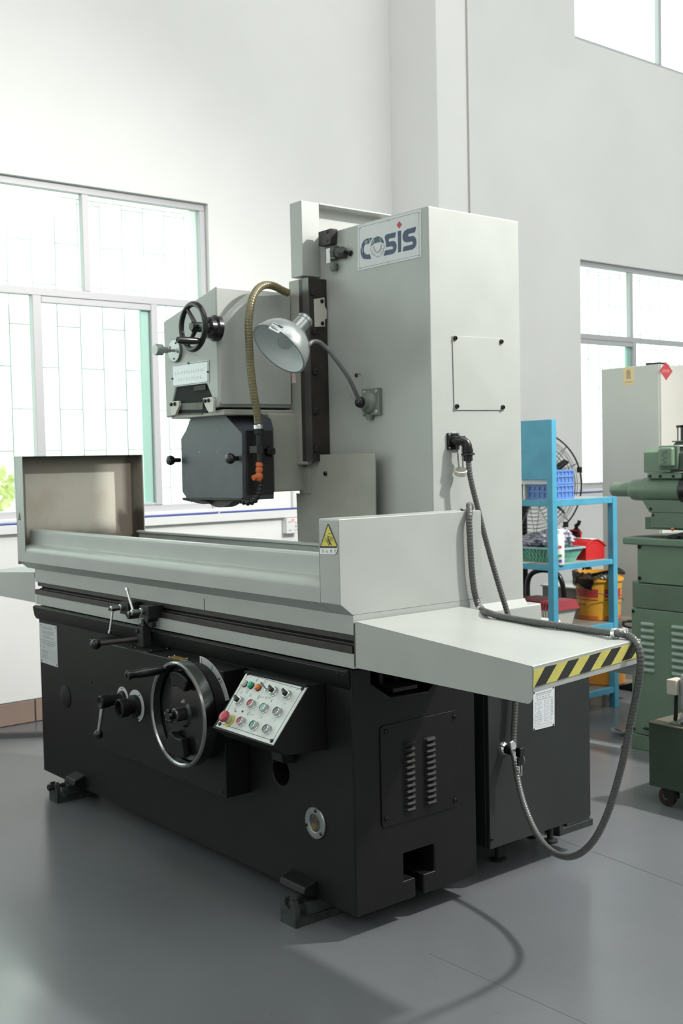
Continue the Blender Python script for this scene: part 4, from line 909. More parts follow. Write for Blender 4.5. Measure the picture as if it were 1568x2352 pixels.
vv = MB().lathe([(.0125,0),(.0145,.003),(.0145,.016),(.011,.018),(.0145,.026),(.015,.034),(.011,.042),(.0165,.050),(.0165,.062),(.011,.07),(.011,L)], p, d, 16).build('orange_valve', ORANGE, ch)
MB().cyl(Vector((-1.0000,0.3630,1.4489)), Vector((-1.0000,0.3353,1.4392)), .0095, .011, 14).build('valve_tap', ORANGE, ch)
sg_ = smooth_path([(-1.0000,0.3667,1.4297), (-1.0000,0.3679,1.4000), (-1.0000,0.3564,1.3690), (-1.0000,0.3368,1.3489), (-1.0050,0.3107,1.3429), (-1.0300,0.2965,1.3501)], .002)
MB().tube(sg_, .0125, 12, rib=[.8,.9,1.05,1.12,1.12,1.05,.9,.8]).build('segmented_nozzle', BLACK, ch)
# ---- elbow connector on the column with chained cap
EC = Vector((XCOL, .805, 1.563))
e_ = MB().box((XCOL, .775, 1.533), (XCOL+.010, .838, 1.597)).build('elbow_connector', BLACK, G, .003)
for dy in (-.025, .025):
    for dz in (-.025, .025): screw(e_, (XCOL+.010, .8065+dy, 1.565+dz), RT, .004, .003, STEEL)
E1 = Vector((-0.2950,0.8312,1.5336)); E2 = Vector((-0.2950,0.8336,1.4877)); E0 = Vector((XCOL, .8065, 1.566))
pth = smooth_path([E0+Vector((.006,0,0)), E0+Vector((.020,.004,.001)), E0+Vector((.036,(E1.y-E0.y)*.35,.001)), (E1.x-.006, E0.y+(E1.y-E0.y)*.8, E0.z-.008), (E1.x, E1.y-.002, E1.z+.012), tuple(E1)], .005)
MB().tube(pth, .0185, 16).build('elbow', BLACK, e_)
for i in (4, 9): screw(e_, pth[i]+Vector((0,0,.017)), UP, .006, .006, BLACK)
dE = (E2-E1).normalized()
MB().lathe([(.0205,0),(.0205,.014),(.018,.015),(.026,.017),(.027,.022),(.024,.025),(.0175,.026),(.0175,(E2-E1).length)], E1-dE*.002, dE, 14).build('gland_nut', BLACK, e_)
def chain(a, b, n, m):
    mb = MB(); a = Vector(a); b = Vector(b); d = (b-a)/n
    for i in range(n):
        c = a+d*(i+.5); nn = Vector((1,0,0)) if i % 2 else Vector((0,1,0)); L = d.length*.62; w = .0032
        sd = d.normalized().cross(nn); up = d.normalized()
        loop = [c+up*(L*math.sin(t))+sd*(w*math.cos(t)) for t in [2*math.pi*k/8 for k in range(9)]]
        mb.tube(loop, .0011, 5, cap=False)
    o = mb.build('chain', m, e_); o['kind'] = 'stuff'
CHM = mat('dark_chain_steel', (.10,.10,.10), .4, metal=.6)
cc = Vector((-0.3150,0.8135,1.4505))
chain((-0.3250,0.8050,1.5510), cc+Vector((0,-.010,.016)), 14, CHM); chain((-0.3100,0.8166,1.5489), cc+Vector((0,.012,.016)), 14, CHM)
MB().lathe([(.024,0),(.025,.003),(.025,.018),(.022,.02),(.020,.006),(1e-4,.006)], cc+Vector((0,.0,-.010)), (.35,-.3,.9), 22).build('dust_cap', CREAM, e_)

# ================================================================== THINGS ON AND AROUND THE GRINDER
# ---- work lamp bolted to the column
wl_ = thing('work_lamp', (-.68, .70, 1.66), 'silver dome work lamp on a bent arm bolted to the column', 'lamp')
mq = [(-0.7287,0.7000,1.7840), (-0.6275,0.7000,1.7760), (-0.6291,0.7000,1.6800), (-0.7389,0.7000,1.6763)]
mx0, mx1 = mq[0][0], mq[1][0]; mz0, mz1 = 1.676, 1.783
mpl = box('mount_plate', (mx0, .682, mz0), (mx1, .70, mz1), GREYP, wl_, .003, 2)
for x in (mx0+.014, mx1-.014):
    for z in (mz0+.014, mz1-.014): screw(mpl, (x, .682, z), FR, .007, .004, STEEL)
bc = Vector(((mx0+mx1)/2-.012, .682, (mz0+mz1)/2-.002))
MB().lathe([(.046,0),(.044,.006),(.036,.014),(.030,.018),(.026,.032),(1e-4,.032)], bc, FR, 32).build('swivel_boss', GREYP, mpl)
MB().cyl((bc.x, .688, mz0+.004), (bc.x, .688, mz0-.016), .016, .014, 14).build('cable_entry', GREYP, mpl)
jt = bc+Vector((-.004,-.040,0))
MB().ball(jt, .021, 20, 14).build('ball_joint', BLACK, wl_)
sc_ = Vector((-0.7542,0.3000,1.9279)); ax_ = Vector((-0.0326,-0.7258,-0.6871)); R0 = .117
dome = [(R0+.004,-.004),(R0+.004,.004),(R0,.004)]
for k in range(1, 13):
    t = math.pi/2*k/13; dome.append((R0*math.cos(t)**.9, R0*.92*math.sin(t)))
dome += [(.030, R0*.93)]
shd = MB().lathe(dome+[(.0285, R0*.93-.002)]+[(max(.0285, r-.003), h-.003) for r, h in dome[::-1][1:-3]]+[(R0-.004,-.004),(R0+.004,-.004)], sc_, -ax_, 48, cap=False)
so_ = shd.build('lamp_shade', LAMPP, wl_, sm=40)
inner = [(R0-.0045,-.0035)]
for k in range(0, 13):
    t = math.pi/2*k/13; inner.append(((R0-.0045)*math.cos(t)**.9, (R0*.92-.005)*math.sin(t)))
MB().lathe(inner+[(.02, R0*.9-.004)], sc_, -ax_, 48, cap=False).build('reflector', LAMPIN, so_)
nk = sc_-ax_*(R0*.91)
MB().lathe([(.031,0),(.031,.05),(.034,.052),(.034,.062),(.028,.07),(1e-4,.07)], nk, -ax_, 24).build('lamp_neck', LAMPP, wl_)
bl = MB().lathe([(.013,.0),(.013,.02),(.018,.032),(.028,.052),(.030,.066),(.026,.082),(.015,.092),(1e-4,.095)], nk+ax_*.0, ax_, 24).build('bulb', BULBG, wl_)
MB().lathe([(.014,0),(.014,.022)], nk-ax_*.002, ax_, 16).build('bulb_cap', STEEL, bl)
arm = smooth_path([nk-ax_*.035, (-0.6695,0.3700,1.9397), (-0.6683,0.3900,1.9503), (-0.6667,0.4200,1.9516), (-0.6692,0.4550,1.9338), (-0.6658,0.4750,1.9147), (-0.6625,0.5600,1.8211), tuple(jt)], .008)
MB().tube(arm, .0085, 12).build('arm', mat('dull_steel_arm', (.16,.17,.165), .35, metal=.3), wl_)
# small label on the dome
(pc_, nn) = ((-0.6829,0.2365,1.9952),(0.6106,-0.5422,0.5773)); pc_ = Vector(pc_); nn = Vector(nn)
uu = (-ax_-nn*(-ax_).dot(nn)).normalized(); rr = uu.cross(nn)
lq = [pc_-rr*.023+uu*.017, pc_+rr*.023+uu*.017, pc_+rr*.023-uu*.017, pc_-rr*.023-uu*.017]
lb = MB().plate([p-nn*.004 for p in lq], nn, .006).build('shade_label', ALU, so_)
print_rows(wl_, [p+nn*.002 for p in lq], [(.16,.05,.5,.18,5,.7),(.16,.5,.97,.26,6,.95),(.5,.08,.3,.05,2,.8),(.5,.4,.6,.05,2,.8),(.78,.2,.8,.06,7,.8)], INK, nn)
ts = MB().extrude([(-1.1025,0.6055,1.9004), (-1.0691,0.6055,1.8978), (-1.0612,0.6055,1.8287), (-1.0932,0.6055,1.8272)], (0,.0008,0)).build('faded_sticker', mat('pink_white_sticker', (.72,.66,.66), .5, col2=(.62,.42,.36), scale=40), G)
# thin wire looping from the column hole to the lamp mount
wp = smooth_path([(-0.7786,0.6980,1.8437), (-0.7462,0.6880,1.8462), (-0.7154,0.6820,1.8318), (-0.7004,0.6800,1.8084), (-0.6997,0.6810,1.7826)], .006)
MB().tube(wp, .0016, 6).build('lamp_wire', STEEL, wl_)
wp = smooth_path([(-0.8221,0.6980,1.7748), (-0.8087,0.6900,1.7599), (-0.7866,0.6850,1.7463), (-0.7614,0.6820,1.7397), (-0.7373,0.6800,1.7418), (-0.7183,0.6800,1.7494)], .006)
MB().tube(wp, .0016, 6).build('lamp_wire', STEEL, wl_)
MB().lathe([(.008,0),(.008,.004),(.003,.005)], (-0.7810,0.7000,1.8422), FR, 12).build('wire_grommet', BLACK, wl_)

# ---- electrical cabinet
XK = -.02
KF, KB = (-0.0200,0.6322,0.1171), (-0.0200,1.1898,0.1218)
KY0, KY1, KZ = KF[1], KB[1], (KF[2]+KB[2])/2
ec = thing('electrical_cabinet', (-.16, .92, FZ), 'charcoal electrical cabinet with a key lock standing behind the bed', 'cabinet')
cbx = MB().box((-.30, KY0, KZ), (XK-.02, KY1, .795)).build('body', CABP, ec, .004)
dr = MB().box((XK-.018, KY0, KZ), (XK, KY1, .795)).build('door', CABP, ec, .003)
for p in ((-0.0200,0.6397,0.1548),): screw(dr, (XK, p[1], p[2]), RT, .006, .005, BLACK)
NK = [(-0.0200,0.8671,0.6469),(-0.0200,0.9849,0.6519),(-0.0200,0.9821,0.5045),(-0.0200,0.8643,0.5050)]
NK = [Vector((XK+.0005, p[1], p[2])) for p in NK]
kn = MB().plate(NK, RT, .0018).build('nameplate', mat('white_nameplate', (.58,.62,.64), .4), ec); kn['label'] = 'white printed nameplate'
NK = [p+Vector((.0018,0,0)) for p in NK]
print_rows(kn, NK, [(.085,.13,.88,.04,12,.55),(.13,.13,.88,.012,9,.9),(.19,.17,.85,.035,5,.28),(.245,.17,.85,.013,7,.92),
    (.315,.08,.42,.024,4,.4),(.36,.08,.42,.011,4,.7),(.405,.08,.42,.024,2,.22),(.455,.08,.42,.011,3,.75),(.5,.08,.42,.024,2,.22),(.55,.16,.34,.012,3,.85),(.6,.08,.42,.024,4,.4),(.655,.08,.42,.011,4,.9),(.70,.08,.42,.024,4,.4),(.75,.08,.42,.011,4,.9),(.80,.08,.42,.024,4,.4),(.85,.08,.32,.011,3,.85),(.91,.08,.2,.024,2,.4)], INKG, RT)
print_rows(kn, NK, [(.27+.052*k,.86,.92,.022,1,1) for k in range(9)], INKG, RT)
boxes_out(kn, NK, [(.53,.30+.094*k,.84,.355+.094*k) for k in range(6)]+[(.25,.885,.84,.945)], INKF, RT, .0009)
for u, v in ((.04,.03),(.94,.03),(.04,.97),(.94,.97)): screw(kn, bil(NK,u,v), RT, .0035, .002)
LK = Vector((-0.0200,0.7081,0.4673)); LK.x = XK
lt = MB().lathe([(.026,0),(.026,.003),(.019,.014),(.018,.016),(1e-4,.016)], LK, RT, 32).build('lock_rosette', CHROME, ec)
MB().lathe([(.017,.014),(.017,.052),(1e-4,.052)], LK, RT, 24).build('lock_barrel', BLACK, ec)
XL2 = XK+.052
hl = MB().extrude([(XL2, p[1], p[2]) for p in [(0.0320,0.6817,0.5026),(0.0320,0.6882,0.5059),(0.0320,0.6961,0.5075),(0.0320,0.7018,0.5040),(0.0320,0.7094,0.4938),(0.0320,0.7156,0.4778),(0.0320,0.7208,0.4502),(0.0320,0.7254,0.4305),(0.0320,0.7315,0.3747),(0.0320,0.7300,0.3690),(0.0320,0.7204,0.3644),(0.0320,0.7176,0.3685),(0.0320,0.7070,0.4102),(0.0320,0.6970,0.4496),(0.0320,0.6881,0.4680),(0.0320,0.6842,0.4864)]], (.006,0,0)).build('latch_lever', mat('satin_latch', (.62,.65,.65), .3, metal=.6), ec, .0015)
for p in ((-.27,KY0+.12),(-.27,KY1-.04),(-.19,KY0+.22),(-.19,KY1-.04)): MB().lathe([(.030,0),(.030,.008),(.012,.012),(.012,KZ-FZ+.002)], (p[0], p[1], FZ), UP, 18).build('levelling_foot', BLACKM, ec)
# keys hanging from the lock
ky = thing('key_bunch', (XL2+.03, LK.y+.01, LK.z-.05), 'two black-headed keys hanging from the cabinet lock', 'keys')
k0 = Vector((XL2+.006, *(0.0380,0.6990,0.4752)[1:]))
MB().box((k0.x, k0.y-.004, k0.z-.004), (k0.x+.016, k0.y+.004, k0.z+.004)).build('key_blade', STEEL, ky)
hd_ = MB().box((k0.x+.016, k0.y-.012, k0.z-.020), (k0.x+.040, k0.y+.012, k0.z+.014)).build('key_head', BLACK, ky, .004)
MB().torus((k0.x+.034, k0.y+.006, k0.z-.030), (.3,1,0), .014, .0012, 20, 6).build('key_ring', STEEL, ky)
k1 = Vector((XL2+.036, *(0.0660,0.6964,0.4410)[1:]))
MB().box((k1.x-.004, k1.y-.014, k1.z-.016), (k1.x+.004, k1.y+.014, k1.z+.016)).build('key_head', BLACK, ky, .003)
MB().extrude([(k1.x, k1.y+.002, k1.z-.015), (k1.x, k1.y+.009, k1.z-.015), (k1.x, k1.y+.009, k1.z-.050), (k1.x, k1.y+.005, k1.z-.055), (k1.x, k1.y+.002, k1.z-.048), (k1.x, k1.y+.004, k1.z-.036), (k1.x, k1.y+.002, k1.z-.028)], (.002,0,0)).build('key_blade', STEEL, ky)

# ---- levelling wedges under the bed
WEDGE = mat('dirty_green_black_iron', (.030,.040,.038), .5, col2=(.012,.014,.014), scale=25)
def wedge(x0, x1, y0, label, bolt):
    w = thing('levelling_wedge', ((x0+x1)/2, y0+.1, FZ), label, 'machine foot', 'levelling wedges under the bed')
    box('base', (x0, y0, FZ), (x1, y0+.21, .010), WEDGE, w, .002)
    cx_ = (x0+x1)/2; hw_ = (x1-x0)/2
    pts = [(x0, y0, .008), (x0, y0, .048), (x0+.012, y0, .068), (cx_-.014, y0, .072), (cx_-.014, y0, .045), (cx_, y0, .036), (cx_+.014, y0, .045), (cx_+.014, y0, .072), (x1-.012, y0, .068), (x1, y0, .048), (x1, y0, .008)]
    MB().extrude(pts, (0,.020,0)).build('front_cheek', WEDGE, w, .002)
    MB().extrude([(x0+.008, y0+.055, .010), (x0+.008, y0+.055, .052), (x0+.008, y0+.20, .0565), (x0+.008, y0+.20, .010)], (x1-x0-.016,0,0)).build('sliding_wedge', WEDGE, w, .002)
    b = MB().cyl((cx_, y0-(.018 if bolt else -.008), .052), (cx_, y0+.06, .052), .009, n=12)
    if bolt: b.lathe([(.015,0),(.015,.014)], (cx_, y0-.022, .052), (0,1,0), 6); b.lathe([(.017,0),(.017,.006)], (cx_, y0+.022, .052), (0,1,0), 14)
    b.build('adjusting_bolt', BLACKM, w)
wedge(-.284, -.199, -.093, 'green-black levelling wedge under the right front corner of the bed', False)
wedge(-2.09, -2.006, -.083, 'black levelling wedge with bolt under the left front corner', True)
wedge(-.285, -.205, 1.225, 'black levelling wedge on the floor behind the charcoal cabinet', False)

# ---- flexible conduits
def conduit(name, pts, r, label, taper=None):
    P = smooth_path(pts, .0027)
    o = MB().tube(P, r, 10, rib=[.93, 1.03, 1.05, .96]).build(name, HOSEM)
    return tag(o, label, 'conduit')
c1 = conduit('flexible_conduit', [(-0.2950,0.8349,1.4909), (-0.2900,0.8346,1.4466), (-0.2850,0.8445,1.3888), (-0.2800,0.8680,1.3022), (-0.2700,0.8931,1.1969), (-0.2600,0.9232,1.0873), (-0.2400,0.9430,0.9869), (-0.2200,0.9560,0.9072), (-0.2000,0.9549,0.8559), (-0.1900,0.9574,0.8067)], .0108, 'grey ribbed conduit hanging straight from the black elbow')
c2 = conduit('flexible_conduit', [(-.062,.604,1.20), (-.060,.602,1.29), (-.046,.588,1.330), (-.022,.560,1.339), (.004,.530,1.338), (.024,.511,1.318), (0.0320,0.5002,1.2844), (0.0340,0.5024,1.1961), (0.0340,0.5070,1.1220), (0.0340,0.5160,1.0592), (0.0360,0.5277,1.0138), (0.0750,0.5056,0.9928),
    (0.2122,0.3950,1.0066), (0.2685,0.3950,0.9994), (0.3594,0.3950,0.9958), (0.4639,0.3950,0.9942), (0.5473,0.4150,0.9900), (0.6434,0.4150,0.9884), (0.6975,0.4150,0.9891), (0.7218,0.4331,0.9846), (0.7553,0.4240,0.9731), (0.7734,0.4191,0.9473), (0.7765,0.4182,0.9044), (0.7646,0.4215,0.8402), (0.7372,0.4289,0.7471), (0.7033,0.4381,0.6316), (0.6608,0.4497,0.5178), (0.6195,0.4609,0.4277), (0.5648,0.4757,0.3434), (0.4980,0.4939,0.2787), (0.4245,0.5138,0.2407), (0.3361,0.5470,0.2264), (0.2482,0.5852,0.2411), (0.1566,0.6339,0.2849), (0.0839,0.6767,0.3458), (0.0327,0.7083,0.4291), (0.0098,0.7283,0.4989), (0.0060,0.7386,0.5745), (0.0060,0.7470,0.6512), (0.0060,0.7506,0.7131)], .0108, 'grey ribbed conduit along the tray edge, hanging in a loop')
def clip(c, d, label):
    d = Vector(d).normalized(); c = Vector(c); o = MB().lathe([(.0145,-.007),(.0155,-.006),(.0155,.006),(.0145,.007)], c, d, 18, cap=False)
    sd_ = d.cross(Z).normalized()
    o.box(tuple(c-sd_*.035+Vector((-.007,-.007,-.0145))), tuple(c+Vector((.007,.007,-.012))))
    o.lathe([(.005,0),(.005,.006)], c-sd_*.028+Vector((0,0,-.013)), UP, 10)
    return o.build('hose_clip', CHROME, c2)
clip((0.0750,0.5035,0.9930), (.75,-.2,-.5), ''); clip((0.6929,0.4150,0.9886), (1,0,.066), '')
box('hose_clip', (-.03,.500,1.322), (-.005,.545,1.326), STEEL, c2); screw(c2, (-.012,.508,1.326), UP, .005, .004)

# ================================================================== THE RIGHT BACKGROUND
BLUE = mat('light_blue_rack_paint', (.072,.33,.48), .42, var=.16, scale=9)
RX, RY0, RY1, RXL = -1.471, 2.70, 3.285, -2.75
rk = thing('storage_rack', (-2.1, 3.0, FZ), 'bright blue angle-steel storage rack beside the column', 'rack')
for x in (RX-.042, RXL):
    for y, h in ((RY0, 1.706), (RY1-.04, 1.25)):
        box('post', (x, y, FZ), (x+.042, y+.04, h), BLUE, rk, .003)
for zl, zh, fr in ((1.213,1.249,True),(.848,.878,True),(.452,.496,True),(.074,.108,True)):
    box('rail', (RXL+.042, RY0+.002, zl), (RX-.042, RY0+.032, zh), BLUE, rk, .002)
    box('rail', (RXL+.042, RY1-.034, zl), (RX-.042, RY1-.004, zh), BLUE, rk, .002)
    box('rail', (RX-.034, RY0+.04, zl), (RX-.004, RY1-.04, zh), BLUE, rk, .002)
    box('rail', (RXL+.004, RY0+.04, zl), (RXL+.034, RY1-.04, zh), BLUE, rk, .002)
BOARD = mat('worn_grey_board', (.40,.39,.36), .6, var=.3, scale=6); BOARDB = mat('dirty_brown_board', (.20,.17,.13), .7, var=.4, scale=7)
for z, m_, y1 in ((1.240,BOARD,RY1-.002),(.868,BOARD,RY1-.002),(.488,BOARDB,RY1-.002),(.098,BOARDB,RY1-.002)):
    box('shelf_board', (RXL+.036, RY0+.034, z), (RX-.036, y1-.032, z+.010), m_, rk, .001)
for z in (.488, .098): box('shelf_extension', (-1.97, RY1+.001, z), (RX-.036, RY1+.21, z+.010), BOARDB, rk, .001)
box('back_panel', (RXL+.042, RY0+.004, 1.364), (RX-.042, RY0+.034, 1.706), BLUE, rk, .002)

# on the top shelf
CRB = mat('blue_crate_plastic', (.12,.24,.56), .4, var=.1, scale=8)
def crate(x0, x1, y0, y1, z0, z1, label):
    t = thing('plastic_crate', ((x0+x1)/2, (y0+y1)/2, z0), label, 'crate')
    b = MB(); w = .004
    b.box((x0,y0,z0),(x1,y1,z0+w)).box((x0,y0,z0),(x1,y0+w,z1)).box((x0,y1-w,z0),(x1,y1,z1)).box((x0,y0,z0),(x0+w,y1,z1)).box((x1-w,y0,z0),(x1,y1,z1))
    b.build('body', CRB, t)
    h = z1-z0
    for f in (.0, .47, .855):
        z = z0+h*f; r = MB()
        for a, c in (((x0-.006,y0-.006,z),(x1+.006,y0,z+.012)), ((x0-.006,y1,z),(x1+.006,y1+.006,z+.012)), ((x0-.006,y0,z),(x0,y1,z+.012)), ((x1,y0,z),(x1+.006,y1,z+.012))): r.box(a, c)
        r.build('rim', CRB, t, .001)
    n = 5
    for i in range(n+1):
        x = x0+(x1-x0)*i/n; box('rib', (x-.004, y0-.005, z0+.012), (x+.004, y0, z1-.012), CRB, t)
        y = y0+(y1-y0)*i/n; box('rib', (x1, y-.004, z0+.012), (x1+.005, y+.004, z1-.012), CRB, t)
    return t
crate(-1.70, -1.515, 2.765, 2.93, 1.250, 1.335, 'lower blue plastic crate of two stacked on the rack top')
crate(-1.70, -1.515, 2.765, 2.93, 1.3365, 1.42, 'upper blue plastic crate of two stacked on the rack top')
wf = thing('sign_frame', (-1.66, 2.745, 1.25), 'thin white frame standing before the blue crates', 'frame')
box('bar', (-1.95, 2.738, 1.338), (-1.525, 2.752, 1.360), WHITE, wf, .002); box('stand', (-1.725, 2.738, 1.25), (-1.713, 2.752, 1.338), WHITE, wf, .002)
box('stand', (-1.95, 2.738, 1.25), (-1.938, 2.752, 1.338), WHITE, wf, .002)
gc = tag(MB().box((-1.80, 2.80, 1.25), (-1.712, 2.9, 1.328)).build('carton', mat('grey_carton', (.25,.24,.23), .7)), 'small grey carton left of the blue crates', 'carton')

# on the middle shelf
MINT = mat('mint_green_plastic', (.22,.52,.40), .4, var=.1, scale=9)
bk = thing('plastic_basket', (-1.70, 2.90, .878), 'mint green lattice basket with a blue-grey rim on the rack', 'basket')
bx0, bx1, by0, by1, bz = -1.93, -1.527, 2.822, 3.03, .8785
def ring4(i, z): return [(bx0+i, by0+i, z), (bx1-i, by0+i, z), (bx1-i, by1-i, z), (bx0+i, by1-i, z)]
A, B = ring4(.035, bz), ring4(.0, bz+.08)
sh_ = MB(); sh_.loft(ring4(.035, bz), ring4(.033, bz+.005))
for i in range(4):
    j = (i+1) % 4; a0, a1, b0, b1 = Vector(A[i]), Vector(A[j]), Vector(B[i]), Vector(B[j]); n_w = 14
    for k in range(n_w):
        for s in (0, 1):
            u0, u1 = (k+s)/n_w, (k+1-s)/n_w
            sh_.tube([a0.lerp(a1, u0), b0.lerp(b1, u1)], .0045, 4)
w_ = sh_.build('lattice_wall', MINT, bk, smooth=False); w_['kind'] = 'stuff'
MB().loft(ring4(.038, bz+.001), ring4(.006, bz+.078)).build('liner', mat('mint_liner', (.16,.38,.30), .5), bk)
rm = MB()
for a, c in (((bx0-.012,by0-.012),(bx1+.012,by0+.002)), ((bx0-.012,by1-.002),(bx1+.012,by1+.012)), ((bx0-.012,by0),(bx0+.002,by1)), ((bx1-.002,by0),(bx1+.012,by1))):
    rm.box((a[0],a[1],bz+.076),(c[0],c[1],bz+.088))
rm.build('rim', mat('blue_grey_rim', (.30,.42,.48), .4), bk, .002)
# crumpled cloth
RAG = mat('mottled_rag', (.50,.49,.57), .85, col2=(.12,.11,.15), scale=55, lo=.54, hi=.62)
def rag(name, cx_, cy_, cz_, rx, ry, rz, label, seed):
    random.seed(seed); n, m_ = 44, 22; mb = MB(); ph = [random.uniform(0, 6.3) for _ in range(12)]
    for j in range(m_+1):
        for i in range(n):
            a = 2*math.pi*i/n; b = math.pi*j/m_
            f = 1+.13*math.sin(5*a+ph[0]+3*b)+.10*math.sin(9*a-4*b+ph[1])+.09*math.sin(13*a+7*b+ph[2])+.07*math.sin(17*b+3*a+ph[3])
            mb.v.append((cx_+rx*f*math.sin(b)*math.cos(a), cy_+ry*f*math.sin(b)*math.sin(a), cz_+rz*(1-math.cos(b)*(.8+.2*f))*.5))
    for j in range(m_):
        for i in range(n): k = (i+1) % n; mb.quad(j*n+i, j*n+k, (j+1)*n+k, (j+1)*n+i)
    return tag(mb.build(name, RAG, None, sm=60), label, 'cloth')
rag('cleaning_rag', -1.612, 2.90, bz+.080,   .095, .085, .125, 'purple-grey mottled rag heaped at the right of the basket', 3)
rag('cleaning_rag', -1.768, 2.89, bz+.080, .095, .08, .085, 'pale mottled rag slumped at the left of the basket', 5)
RED = mat('red_tool_paint', (.55,.022,.022), .32, var=.1, scale=10)
cl = thing('hand_clamp', (-1.84, 2.86, bz+.08), 'red handled hand tool lying at the left end of the basket', 'tool')
MB().tube(smooth_path([(-1.90,2.84,.972),(-1.86,2.84,1.0),(-1.80,2.84,.992),(-1.772,2.84,.97)], .008), .012, 10).build('handle', RED, cl)
MB().tube(smooth_path([(-1.89,2.87,.970),(-1.85,2.87,.985),(-1.82,2.87,.97)], .008), .012, 10).build('handle', RED, cl)
MB().lathe([(.016,0),(.016,.03)], (-1.86,2.84,.985), (0,1,0), 14).build('pivot', STEEL, cl)
wt = thing('tall_carton', (-1.485, 2.76, .878), 'tall narrow white bottle with coloured label squares by the rack post', 'bottle')
MB().lathe([(.028,0),(.030,.004),(.030,.172),(.026,.178),(.018,.18)], (-1.489, 2.772, .8785), UP, 24).build('body', WHITE, wt)
MB().lathe([(.024,0),(.024,.020),(.020,.024),(1e-4,.024)], (-1.489, 2.772, 1.0585), UP, 20).build('cap', WHITE, wt)
random.seed(11)
for z, m_ in ((.895, mat('label_blue',(.05,.07,.35),.5)), (.925, mat('label_green',(.03,.30,.08),.5)), (.975, mat('label_red',(.55,.10,.09),.5))):
    c_ = Vector((-1.489, 2.772, z)); dd_ = Vector((math.cos(math.radians(-38)), math.sin(math.radians(-38)), 0)); tt_ = dd_.cross(Z)
    MB().extrude([c_+dd_*.0295-tt_*.009, c_+dd_*.0295+tt_*.009, c_+dd_*.0295+tt_*.009+Z*.016, c_+dd_*.0295-tt_*.009+Z*.016], dd_*.0015).build('label_mark', m_, wt)
# red tool box
tx = thing('tool_box', (-1.66, 3.16, .878), 'red barn-shaped metal tool box on the rack shelf', 'tool box')
TP = [(3.07,.8785),(3.245,.8785),(3.245,.955),(3.225,.972),(3.18,.992),(3.135,.992),(3.09,.972),(3.07,.955)]
MB().extrude(yz(TP, -1.86), (.325,0,0)).build('body', RED, tx, .004)
MB().extrude(yz([(3.085,.893),(3.23,.893),(3.23,.945),(3.19,.970),(3.125,.970),(3.085,.945)], -1.536), (.0025,0,0)).build('end_panel', RED, tx, .001)
MB().extrude(yz([(3.062,.950),(3.062,.958),(3.085,.978),(3.135,.999),(3.18,.999),(3.23,.978),(3.253,.958),(3.253,.950),(3.247,.955),(3.18,.993),(3.135,.993),(3.07,.957)], -1.865), (.335,0,0)).build('lid', RED, tx, .001)
MB().tube(smooth_path([(-1.80,3.157,.999),(-1.80,3.157,1.035),(-1.785,3.157,1.045),(-1.66,3.157,1.045),(-1.645,3.157,1.035),(-1.645,3.157,.999)], .005), .005, 8).build('handle', RED, tx)
box('white_label', (-1.64, 3.13, .9992), (-1.545, 3.18, 1.001), WHITE, tx)
sgn = thing('spray_gun', (-1.72, 3.225, .997), 'black spray gun with a red knob behind the red tool box', 'tool')
MB().lathe([(.030,0),(.034,.03),(.02,.05),(.012,.055),(.012,.08)], (-1.72, 3.21, 1.001), UP, 14).build('body', BLACK, sgn)
MB().tube([(-1.72,3.21,1.07),(-1.705,3.215,1.085),(-1.70,3.216,1.105)], .012, 8).build('nozzle', BLACK, sgn)
MB().ball((-1.76,3.20,1.025), .020, 12, 8).build('red_knob', mat('red_knob', (.45,.05,.03), .4), sgn)

# lower shelf: red-lidded case, yellow bucket, paper roll
rc_ = thing('storage_case', (-1.72, 2.90, .498), 'ribbed white storage case with a dark red lid on the lower shelf', 'case')
MB().loft([(-1.84,2.835,.499),(-1.58,2.835,.499),(-1.58,2.985,.499),(-1.84,2.985,.499)], [(-1.86,2.815,.60),(-1.555,2.815,.60),(-1.555,3.0,.60),(-1.86,3.0,.60)]).build('body', mat('ribbed_white_plastic', (.55,.54,.50), .5), rc_)
for i in range(14):
    x = -1.83+.25*i/13; box('rib', (x-.004, 2.811+.0, .51), (x+.004, 2.84, .60), MATS['ribbed_white_plastic'], rc_)
RLID = mat('dark_red_lid', (.32,.035,.05), .4, var=.2, scale=8)
MB().loft([(-1.875,2.80,.60),(-1.54,2.80,.60),(-1.54,3.015,.60),(-1.875,3.015,.60)], [(-1.86,2.812,.655),(-1.555,2.812,.655),(-1.555,3.0,.655),(-1.86,3.0,.655)]).build('lid', RLID, rc_, .004)
for i in range(14):
    x = -1.85+.28*i/13; box('lid_rib', (x-.005, 2.799, .602), (x+.005, 2.81, .65), RLID, rc_)
box('lid_latch', (-1.80, 2.792, .606), (-1.64, 2.80, .618), RLID, rc_)
pr = tag(MB().lathe([(.030,0),(.033,.002),(.033,.215),(.030,.217)], (-1.72, 2.765, .5315), (1,.02,0), 24).build('paper_roll', WHITE), 'white paper roll lying on the lower shelf before the bucket', 'roll')

